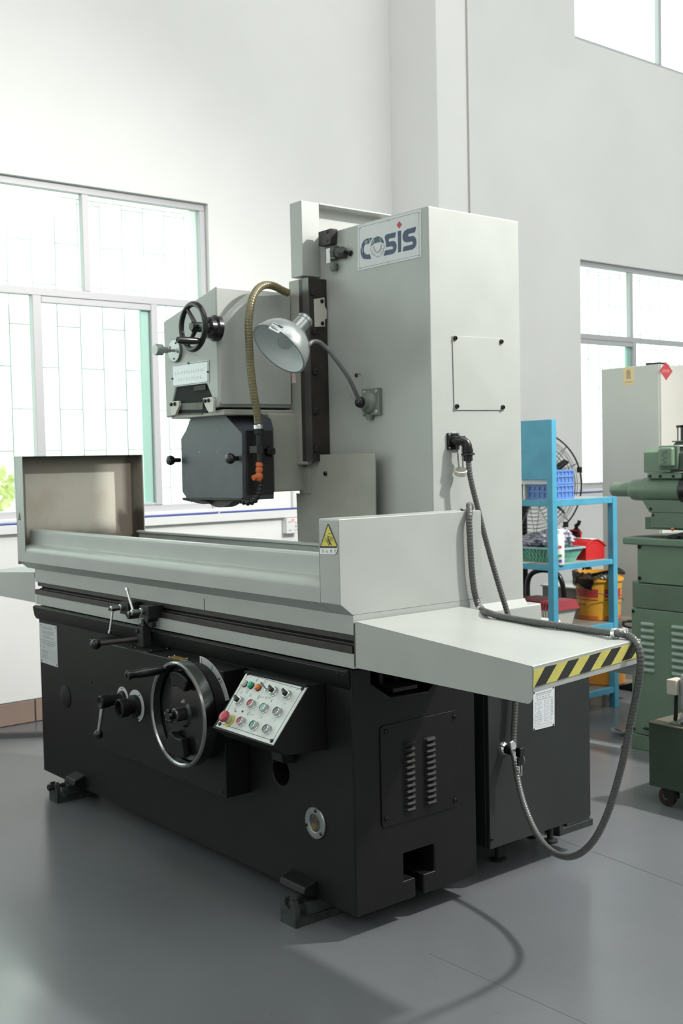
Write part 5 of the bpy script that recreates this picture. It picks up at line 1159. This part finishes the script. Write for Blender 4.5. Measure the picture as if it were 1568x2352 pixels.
YB = mat('yellow_bucket_plastic', (.66,.33,.035), .35); RB = mat('bucket_red_band', (.42,.035,.035), .4); ROB = mat('bucket_orange_band', (.60,.13,.03), .4)
bc_ = Vector((-1.652, 3.335, .4985))
yb_ = thing('bucket', tuple(bc_), 'yellow and red plastic bucket with a torn plastic liner', 'bucket')
MB().lathe([(.124,0),(.128,.004),(.140,.235),(.150,.236),(.150,.250),(.143,.252),(.145,.285),(.139,.286),(.128,.02),(1e-4,.02)], bc_, UP, 48, cap=False).build('shell', YB, yb_)
def band(name, z0, z1, a0, a1, m_, off=.0012, n=16, par=None):
    mb = MB(); r = lambda z: .128+.012*z/.235+off
    for i in range(n+1):
        a = math.radians(a0+(a1-a0)*i/n)
        for z in (z0, z1): mb.v.append((bc_.x+r(z)*math.cos(a), bc_.y+r(z)*math.sin(a), bc_.z+z))
    for i in range(n): mb.quad(2*i, 2*i+2, 2*i+3, 2*i+1)
    return mb.build(name, m_, par or yb_)
C0 = -50
band('red_panel', .142, .192, C0-98, C0-4, RB); band('red_panel', .142, .192, C0+12, C0+78, RB)
for z in (.124,): band('red_line', z, z+.006, C0-98, C0-4, RB); band('red_line', z, z+.006, C0+12, C0+90, RB)
for z0, z1 in ((.012,.028),(.004,.009)): band('orange_line', z0, z1, C0-98, C0-4, ROB); band('orange_line', z0, z1, C0+12, C0+98, ROB)
band('pale_square', .150, .190, C0+64, C0+74, YB, .002)
def curved_text(name, body, a_mid, z, size, m_):
    o = text(name, body, (0,0,0), X, Z, size, m_, None, .0004)
    me = o.data
    for v in me.vertices:
        a = math.radians(a_mid)+v.co.x/.137; r = .128+.012*(z+v.co.z)/.235+.0022
        v.co = (bc_.x+r*math.cos(a), bc_.y+r*math.sin(a), bc_.z+z+v.co.z)
    org = Vector(me.vertices[0].co)
    for v in me.vertices: v.co = Vector(v.co)-org
    link(o, org, yb_); return o
curved_text('bucket_letters', 'SIE', C0-70, .052, .034, INK)
BYL = mat('faded_orange_print', (.50,.17,.05), .5)
for k in range(4):
    a = C0-84+k*9; band('panel_mark', .152, .184, a, a+2.2, BYL, .002, 2); band('panel_mark', .178-.008*(k % 3), .183-.008*(k % 3), a-1, a+5.5, BYL, .002, 3); band('panel_mark', .157, .161, a-1, a+5.5, BYL, .002, 3)
for k in range(6): band('small_print', .105-.013*k, .108-.013*k, C0+62, C0+62+(22 if k < 5 else 10), INKG, .002, 6)
for k in range(7): band('small_print', .092, .099, C0-78+k*6, C0-78+k*6+4.4, RB, .002, 3)
FILM = mat('smoky_plastic_film', (.16,.16,.165), .22, col2=(.42,.42,.43), scale=11, lo=.45, hi=.65)
mb = MB(); n, m_ = 60, 10; random.seed(21); pr_ = [random.uniform(0, 6.3) for _ in range(6)]
for j in range(m_+1):
    for i in range(n+1):
        a = math.radians(C0-125+165*i/n); t = j/m_
        drop = .05+.035*math.sin(2.1*a+pr_[0])+.02*math.sin(7*a+pr_[1])
        r = .153+.006*math.sin(19*a+pr_[2]+5*t)+.006*math.sin(31*a-8*t+pr_[3])-.004*t
        mb.v.append((bc_.x+r*math.cos(a), bc_.y+r*math.sin(a), bc_.z+.292-t*max(.03, drop)+.004*math.sin(23*a+9*t)))
for j in range(m_):
    for i in range(n): k = j*(n+1)+i; mb.quad(k, k+1, k+n+2, k+n+1)
mb.build('plastic_liner', FILM, yb_, sm=60)
tri = MB(); 
for i in range(13):
    a = math.radians(C0-76+62*i/12); zt_ = .252; zb_ = .252-.075*(i/12)**.8 if i < 12 else .235
    r = .158
    tri.v += [(bc_.x+r*math.cos(a), bc_.y+r*math.sin(a), bc_.z+zt_), (bc_.x+(r-.006)*math.cos(a), bc_.y+(r-.006)*math.sin(a), bc_.z+zb_)]
for i in range(12): tri.quad(2*i, 2*i+2, 2*i+3, 2*i+1)
tri.build('black_bag_flap', BLACK, yb_)
hnd = smooth_path([(bc_.x+.152*math.cos(math.radians(C0-95)), bc_.y+.152*math.sin(math.radians(C0-95)), bc_.z+.235), (bc_.x+.165*math.cos(math.radians(C0-50)), bc_.y+.165*math.sin(math.radians(C0-50)), bc_.z+.21), (bc_.x+.168*math.cos(math.radians(C0)), bc_.y+.168*math.sin(math.radians(C0)), bc_.z+.17), (bc_.x+.165*math.cos(math.radians(C0+40)), bc_.y+.165*math.sin(math.radians(C0+40)), bc_.z+.145), (bc_.x+.155*math.cos(math.radians(C0+75)), bc_.y+.155*math.sin(math.radians(C0+75)), bc_.z+.115)], .006)
MB().tube(hnd, .0025, 6).build('wire_handle', mat('dark_wire', (.06,.055,.05), .4), yb_)
MB().tube(smooth_path([(bc_.x+.15*math.cos(math.radians(t)), bc_.y+.15*math.sin(math.radians(t)), bc_.z+.29+.012*math.sin(math.radians((t-C0)*3))) for t in range(int(C0)-20, int(C0)+150, 15)], .008), .009, 8).build('rolled_bag_edge', BLACKM, yb_)
ob = thing('bucket', (-1.62, 3.335, .108), 'plain orange pail with a white rim on the lowest rack shelf', 'bucket')
MB().lathe([(.120,0),(.124,.004),(.140,.30),(1e-4,.30)], (-1.62, 3.335, .1085), UP, 40, cap=False).build('shell', mat('orange_bucket', (.75,.30,.035), .35), ob)
MB().lathe([(.140,.30),(.146,.301),(.146,.335),(.138,.336),(1e-4,.33)], (-1.62, 3.335, .1085), UP, 40, cap=False).build('rim', WHITE, ob)
MB().torus((-1.478,3.40,.470), (.3,-.3,1), .036, .008, 28, 8).build('handle_ring', BLACK, ob)
# behind the rack: fan, pale cabinet, black hose
FB = mat('black_fan_wire', (.015,.015,.016), .4)
fc = Vector((-2.57, 3.80, 1.30)); fn_ = Vector((.93,-.36,.03)).normalized(); RF = .375
fan = thing('pedestal_fan', (-2.66, 3.84, FZ), 'large black wire-cage pedestal fan behind the blue rack', 'fan')
f1 = fn_.cross(Z).normalized(); f2 = f1.cross(fn_).normalized() if f1.cross(fn_).z > 0 else fn_.cross(f1).normalized()
def fpt(r, a, d): return fc+f1*(r*math.cos(a))+f2*(r*math.sin(a))+fn_*d
cg = MB()
for r in [.07+.0265*k for k in range(11)]:
    d = .085*math.cos(r/RF*math.pi/2); cg.torus(fc+fn_*d, fn_, r, .0017, 48, 5); cg.torus(fc-fn_*d, fn_, r, .0017, 48, 5)
for k in range(16):
    a = 2*math.pi*k/16
    for s in (1, -1): cg.tube([fpt(r, a, s*.085*math.cos(r/RF*math.pi/2)) for r in (.04,.14,.24,.32,RF)], .0019, 5)
cgo = cg.build('wire_cage', FB, fan); cgo['kind'] = 'stuff'
MB().torus(fc, fn_, RF, .006, 64, 8).build('cage_ring', FB, fan)
for a in (35, 100, 165, 230, 290, 350): c = fpt(RF, math.radians(a), 0); box('cage_clip', tuple(c-Vector((.014,.014,.02))), tuple(c+Vector((.014,.014,.02))), FB, fan, .002)
for k in range(5):
    a0 = math.radians(72*k+148); bl_ = MB(); N = 7
    for i in range(N+1):
        t = i/N; r = .06+.25*t; w = .06*(1-.35*t)*(.6+.4*math.sin(math.pi*min(1, t*1.3)))
        for s in (-1, 1): bl_.v.append(tuple(fpt(r, a0+s*w/r*.7*.9, s*.028*(1-.3*t))))
    for i in range(N): bl_.quad(2*i, 2*i+2, 2*i+3, 2*i+1)
    bo = bl_.build('blade', BLACK, fan); sd2 = bo.modifiers.new('Solid', 'SOLIDIFY'); sd2.thickness = .004
MB().lathe([(.05,-.02),(.05,.02),(.03,.035),(1e-4,.036)], fc, fn_, 20).build('hub', BLACK, fan)
MB().lathe([(.075,.06),(.085,.08),(.085,.20),(.06,.24),(1e-4,.24)], fc, -fn_, 24).build('motor', BLACK, fan)
pb_ = fc-fn_*.16
MB().cyl((pb_.x, pb_.y, .03), (pb_.x, pb_.y, 1.26), .026, .022, 16).build('pole', BLACK, fan)
MB().lathe([(.27,0),(.27,.02),(.10,.05),(.03,.06)], (pb_.x, pb_.y, FZ), UP, 32).build('base', BLACK, fan)
pcab = thing('low_cabinet', (-2.1, 3.78, FZ), 'low pale beige cabinet on the floor behind the rack', 'cabinet')
PCB = mat('beige_cabinet_paint', (.30,.28,.23), .5, var=.08, scale=5)
box('body', (-2.30, 3.56, .03), (-1.91, 4.0, .628), PCB, pcab, .004); box('top', (-2.31, 3.55, .628), (-1.90, 4.01, .640), mat('pale_cabinet_top', (.62,.64,.60), .4), pcab, .003); box('plinth', (-2.28, 3.58, FZ), (-1.93, 3.98, .03), BLACKM, pcab)
bh = thing('vacuum_hose', (-2.30, 3.46, FZ), 'thick black hose bending over behind the red-lidded case', 'hose')
MB().tube(smooth_path([(-2.335,3.44,.005),(-2.33,3.44,.3),(-2.325,3.44,.56),(-2.325,3.445,.66),(-2.30,3.45,.715),(-2.25,3.46,.742),(-2.18,3.47,.748),(-2.11,3.475,.735),(-2.07,3.48,.69),(-2.055,3.485,.60),(-2.05,3.49,.30),(-2.05,3.49,.005)], .012), .017, 14).build('hose', BLACK, bh)
MB().lathe([(.03,0),(.03,.06),(.02,.075)], (-2.325,3.44,.50), UP, 16).build('cuff', BLACKM, bh)
st_ = thing('tripod_stand', (-1.98, 3.66, .64), 'black folding stand with splayed legs on the pale cabinet', 'stand')
MB().cyl((-2.0,3.66,.64), (-2.0,3.66,.86), .014, n=12).build('post', BLACK, st_)
MB().cyl((-2.0,3.66,.80), (-1.90,3.64,.665), .008, n=10).build('leg', BLACK, st_)
MB().cyl((-2.0,3.66,.80), (-2.09,3.66,.665), .008, n=10).build('leg', BLACK, st_)
MB().cyl((-2.06,3.60,.648), (-1.92,3.60,.665), .006, n=10).build('cross_rod', GREYP, st_)

# ---- tall grey cabinet
tc_ = thing('tall_cabinet', (-1.65, 3.95, FZ), 'tall pale grey cabinet with a yellow and a red sticker', 'cabinet')
cz = 2.05; CX0, CX1, CY0 = -1.886, -1.45, 3.68
GCAB = mat('grey_cabinet_paint', (.52,.53,.49), .5, var=.05, scale=3); GCAB2 = mat('grey_cabinet_front', (.56,.55,.50), .5, var=.05, scale=3)
box('body', (CX0, CY0, .05), (CX1, 4.62, cz), GCAB, tc_, .004); box('plinth', (CX0+.02, CY0+.02, FZ), (CX1-.02, 4.6, .05), BLACKM, tc_)
dd = box('door', (CX1, CY0+.004, .06), (CX1+.014, 4.615, cz-.004), GCAB2, tc_, .002)
box('lifting_lug', (CX1-.10, CY0+.005, cz), (CX1-.002, CY0+.08, cz+.012), BLACKM, tc_, .002)
s1_ = [(-1.7125,3.6800,2.0489), (-1.6315,3.6800,2.0454), (-1.6311,3.6800,1.9366), (-1.7121,3.6800,1.9364)]
st1 = MB().plate([(p[0], CY0, p[2]) for p in s1_], FR, .001).build('caution_sticker', mat('pale_orange_sticker', (.72,.55,.30), .5), tc_); st1['label'] = 'pale orange caution sticker'
q = [Vector((p[0], CY0-.001, p[2])) for p in s1_]
mb = MB()
for v, u0, u1 in ((.16,.40,.56),(.22,.30,.66),(.28,.36,.60),(.33,.28,.68),(.40,.34,.62),(.46,.28,.68),(.53,.36,.60),(.60,.30,.68),(.65,.28,.42),(.65,.55,.70)): mb.stroke([bil(q,u0,v), bil(q,u1,v)], .0022, FR, .0004)
for u in (.33,.48,.63): mb.stroke([bil(q,u,.18), bil(q,u,.62)], .002, FR, .0004)
mb.build('sticker_figure', mat('brown_ink', (.16,.12,.08), .6), tc_, smooth=False)
print_rows(st1, q, [(.84,.12,.88,.05,8,.7)], mat('tan_ink', (.36,.27,.14), .6), FR)
dC = (-1.4360,3.7359,2.0082); r_ = .058
D = [(CX1+.014, dC[1], dC[2]+r_), (CX1+.014, dC[1]+r_*1.15, dC[2]), (CX1+.014, dC[1], dC[2]-r_), (CX1+.014, dC[1]-r_*1.15, dC[2])]
st2 = MB().plate(D, RT, .001).build('red_diamond_sticker', mat('red_sticker', (.44,.045,.06), .45), tc_); st2['label'] = 'red diamond hazard sticker'
mb = MB()
for i in range(9): y = dC[1]-.036+.0085*i; mb.stroke([(CX1+.0152, y, dC[2]-.009), (CX1+.0152, y+.003, dC[2]+.009)], .0028, RT, .0003)
mb.build('sticker_marks', mat('sticker_gold', (.60,.36,.22), .5), tc_, smooth=False)

# ---- green tool grinder
GN = mat('sage_green_paint', (.150,.225,.160), .36, var=.10, scale=6); GN2 = mat('sage_green_dark', (.115,.170,.122), .4, var=.15, scale=9); GDK = mat('deep_green_paint', (.050,.075,.055), .42, var=.2, scale=6)
gm = thing('tool_grinder', (-.30, 3.0, FZ), 'sage green tool grinder with louvred cabinet base at the right edge', 'machine')
GY = 2.555; GX1 = .12
b0 = box('plinth', (-.842, GY, FZ), (GX1, 3.35, .060), GN, gm, .003)
b1 = box('base_cabinet', (-.838, GY+.003, .063), (GX1, 3.35, .712), GN, gm, .004)
b2 = box('mid_section', (-.832, GY+.003, .715), (GX1, 3.35, .842), GN2, gm, .004)
b3 = box('upper_section', (-.800, GY+.005, .846), (GX1, 3.3, 1.040), GN, gm, .004)
ledge = box('ledge', (-.832, GY+.003, .840), (-.79, 3.3, .852), GN, gm, .003)
tp = MB().box((-.874, GY-.02, 1.040), (GX1+.02, 3.32, 1.077)).build('table_top', GN, gm, .008, 3)
for x, z in ((-.786,1.028),(-.786,.868)): screw(b3, (x, GY+.005, z), FR, .010, .007, BLACK, name='cap_screw')
for z in (.085,.695): screw(b1, (-.826, GY+.003, z), FR, .008, .006, BLACK, name='cap_screw')
def louver_f(parent, x0, x1, z, m_):
    k = 6; h = .021; d = .012; prof = [(0,-h/2),(d*.8,-h*.4),(d,-h*.05),(d*.6,h*.3),(0,h/2)]; mb = MB(); A = []
    for i in range(k+1):
        t = i/k; s = .05 if i in (0, k) else 1
        A.append([(x0+(x1-x0)*t, GY+.003-px*s, z+pz*(.7+.3*s)) for px, pz in prof])
    for a in A: mb.v += a
    for i in range(k):
        for j in range(4): mb.quad(i*5+j, (i+1)*5+j, (i+1)*5+j+1, i*5+j+1)
    return mb.build('louver', m_, parent)
GLV = mat('pale_green_louver', (.27,.36,.30), .35)
for k in range(8): louver_f(b1, -.781, -.699, .636-.0335*k, GLV)
for k in range(9): louver_f(b1, -.598, -.515, .638-.0335*k, GLV)
box('drain_pin', (-.755, GY-.02, .098), (-.70, GY, .106), BLACKM, b1)
slab = box('cross_slide', (-.821, GY+.10, 1.113), (-.30, 2.9, 1.175), GN2, gm, .004)
MB().extrude(xz([(-.86,1.0775),(-.45,1.0775),(-.45,1.125),(-.56,1.108),(-.68,1.082)], GY+.03), (0,.1,0)).build('rubber_apron', mat('dark_rubber', (.03,.032,.032), .5), gm)
MB().box((-.62, GY+.0, 1.077), (-.56, GY+.05, 1.09)).build('latch', BLACK, gm, .004)
MB().ball((-.585, GY-.0, 1.126), .0095, 12, 8).build('orange_button', mat('orange_button', (.60,.16,.06), .4), gm)
cl_ = box('column_block', (-.712, GY+.002, 1.130), (-.30, 2.85, 1.206), GN2, gm, .003)
screw(cl_, (-.700, GY+.002, 1.192), FR, .006, .005, BLACK); screw(cl_, (-.712, GY, 1.224), FR, .007, .006, BLACK)
MB().extrude(xz([(-.765,1.268),(-.722,1.206),(-.30,1.206),(-.30,1.268)], GY+.0), (0,.25,0)).build('flared_neck', GN2, gm, .003)
CYC = 1.3175
MB().lathe([(.026,-.004),(.034,.004),(.0365,.014),(.0365,.13)], (-.988, GY+.06, CYC), RT, 36).build('spindle_nose', GN, gm)
MB().lathe([(.040,0),(.052,.014),(.0555,.03),(.0555,.10)], (-.870, GY+.06, CYC), RT, 40).build('spindle_collar', GN, gm)
MB().lathe([(.054,0),(.0645,.012),(.0645,.235),(.060,.245)], (-.790, GY+.06, CYC), RT, 44).build('spindle_body', GN, gm)
MB().lathe([(.066,0),(.083,.02),(.083,.1)], (-.555, GY+.06, CYC), RT, 36).build('black_collar', BLACK, gm)
mt_ = box('motor_foot', (-.737, GY+.005, 1.376), (-.535, 2.72, 1.404), GN, gm, .004)
for x in (-.728, -.668, -.592): screw(mt_, (x+.01, GY+.005, 1.388), FR, .0075, .006, BLACK, name='cap_screw')
MB().extrude(yz([(GY+.0,1.407),(GY+.0,1.508),(GY+.035,1.535),(GY+.16,1.535),(GY+.19,1.508),(GY+.19,1.407)], -.754), (.16,0,0)).build('motor_cover', GN, gm, .005, 3)
MB().extrude(yz([(GY+.0,1.415),(GY+.0,1.50),(GY+.03,1.528),(GY+.16,1.528),(GY+.18,1.505),(GY+.18,1.415)], -.592), (.30,0,0)).build('motor_body', GDK, gm, .004)
jb = MB().box((-.645, GY-.035, 1.434), (-.560, GY+.01, 1.532)).build('junction_box', GN, gm, .013, 4)
MB().box((-.655, GY-.012, 1.422), (-.545, GY+.012, 1.540)).build('box_back', GN2, jb, .006)
text('embossed_letters', 'WR', (-.601, GY-.0355, 1.484), Z, (-1,0,0), .045, GN2, jb, .003)
MB().extrude(xz([(-.60,1.542),(-.585,1.556),(-.40,1.556),(-.40,1.542)], GY+.03), (0,.16,0)).build('tray_ledge', GDK, gm, .002)
box('tray_ledge_top', (-.60, GY+.02, 1.556), (-.38, GY+.2, 1.563), GN2, gm, .002)
sf = thing('frame_stand', (-.575, 2.65, 1.563), 'small black bracket frame standing on the green machine', 'frame')
box('upright', (-.580, 2.62, 1.5635), (-.566, 2.64, 1.64), BLACK, sf, .002); box('top_bar', (-.606, 2.62, 1.628), (-.566, 2.64, 1.640), BLACK, sf, .002); MB().cyl((-.602,2.63,1.5635), (-.602,2.63,1.63), .0035, n=8).build('rod', GREYP, sf)
ob2 = thing('oil_bottle', (-.53, 2.66, 1.563), 'clear plastic oil bottle on top of the green machine', 'bottle')
MB().lathe([(.030,0),(.033,.005),(.033,.068),(.026,.08),(.012,.092)], (-.527, 2.66, 1.5635), UP, 24).build('body', mat('cloudy_bottle', (.55,.50,.46), .25, col2=(.42,.33,.30), scale=16), ob2)
MB().lathe([(.013,0),(.012,.016),(.006,.022),(.004,.05),(1e-4,.05)], (-.527, 2.66, 1.654), UP, 14).build('spout', WHITE, ob2)

# ---- coolant tank on castors
ct = thing('coolant_tank', (.05, 2.05, FZ), 'dark green coolant tank on castors with a grey pump', 'tank')
TY = 1.846
tk = box('tank_body', (-.226, TY, .062), (.35, 2.35, .334), GDK, ct, .004)
box('tank_top', (-.228, TY-.002, .334), (.352, 2.352, .342), mat('olive_tank_top', (.10,.115,.08), .5, col2=(.14,.09,.06), scale=9), ct, .002)
def castor(x, y):
    c = MB().lathe([(.034,-.014),(.040,-.012),(.040,.012),(.034,.014)], (x, y, FZ+.040), (0,1,0), 24).build('castor_wheel', mat('brown_castor', (.045,.030,.026), .5), ct)
    MB().lathe([(.012,-.017),(.012,.017)], (x, y, FZ+.040), (0,1,0), 14).build('axle', STEEL, c)
    MB().box((x-.005, y-.022, .02), (x+.045, y-.016, .062)).box((x-.005, y+.016, .02), (x+.045, y+.022, .062)).build('fork', BLACKM, c)
for p in ((-.150,1.875),(.27,1.875),(-.150,2.3),(.27,2.3)): castor(*p)
pm = MB().lathe([(.034,0),(.034,.02),(.026,.03),(.026,.045),(.031,.05),(.034,.06),(.034,.185),(.028,.196),(1e-4,.198)], (-.065, TY+.06, .362), UP, 28).build('pump_motor', mat('grey_pump_paint', (.26,.27,.275), .35), ct)
MB().box((-.135, TY+.02, .342), (.02, TY+.13, .352)).build('pump_flange', GREYP, ct, .002)
MB().lathe([(.045,0),(.045,.01)], (-.065, TY+.06, .352), UP, 24).build('pump_foot', STEEL, ct)
box('pump_box', (-.148, TY+.02, .470), (-.100, TY+.09, .535), mat('cream_pump_box', (.50,.47,.40), .45), ct, .004)
MB().tube(smooth_path([(-.122,TY+.055,.47),(-.122,TY+.05,.43),(-.118,TY+.045,.40),(-.122,TY+.045,.352)], .006), .009, 10).build('pump_cable', BLACK, ct)

# ---- bits on the floor at the right
floor_strip((-1.75, 2.421, 0), (-.875, 2.523, 0), .045, .012, mat('worn_metal_strip', (.33,.34,.36), .35, metal=.3), 'flat metal threshold strip on the floor before the rack')
tag(MB().torus((-1.05, 2.72, .004), (.2,.1,1), .032, .010, 28, 10).build('lifting_ring', mat('grey_cast_ring', (.20,.20,.20), .5)), 'grey iron ring lying beside the green machine foot', 'ring')
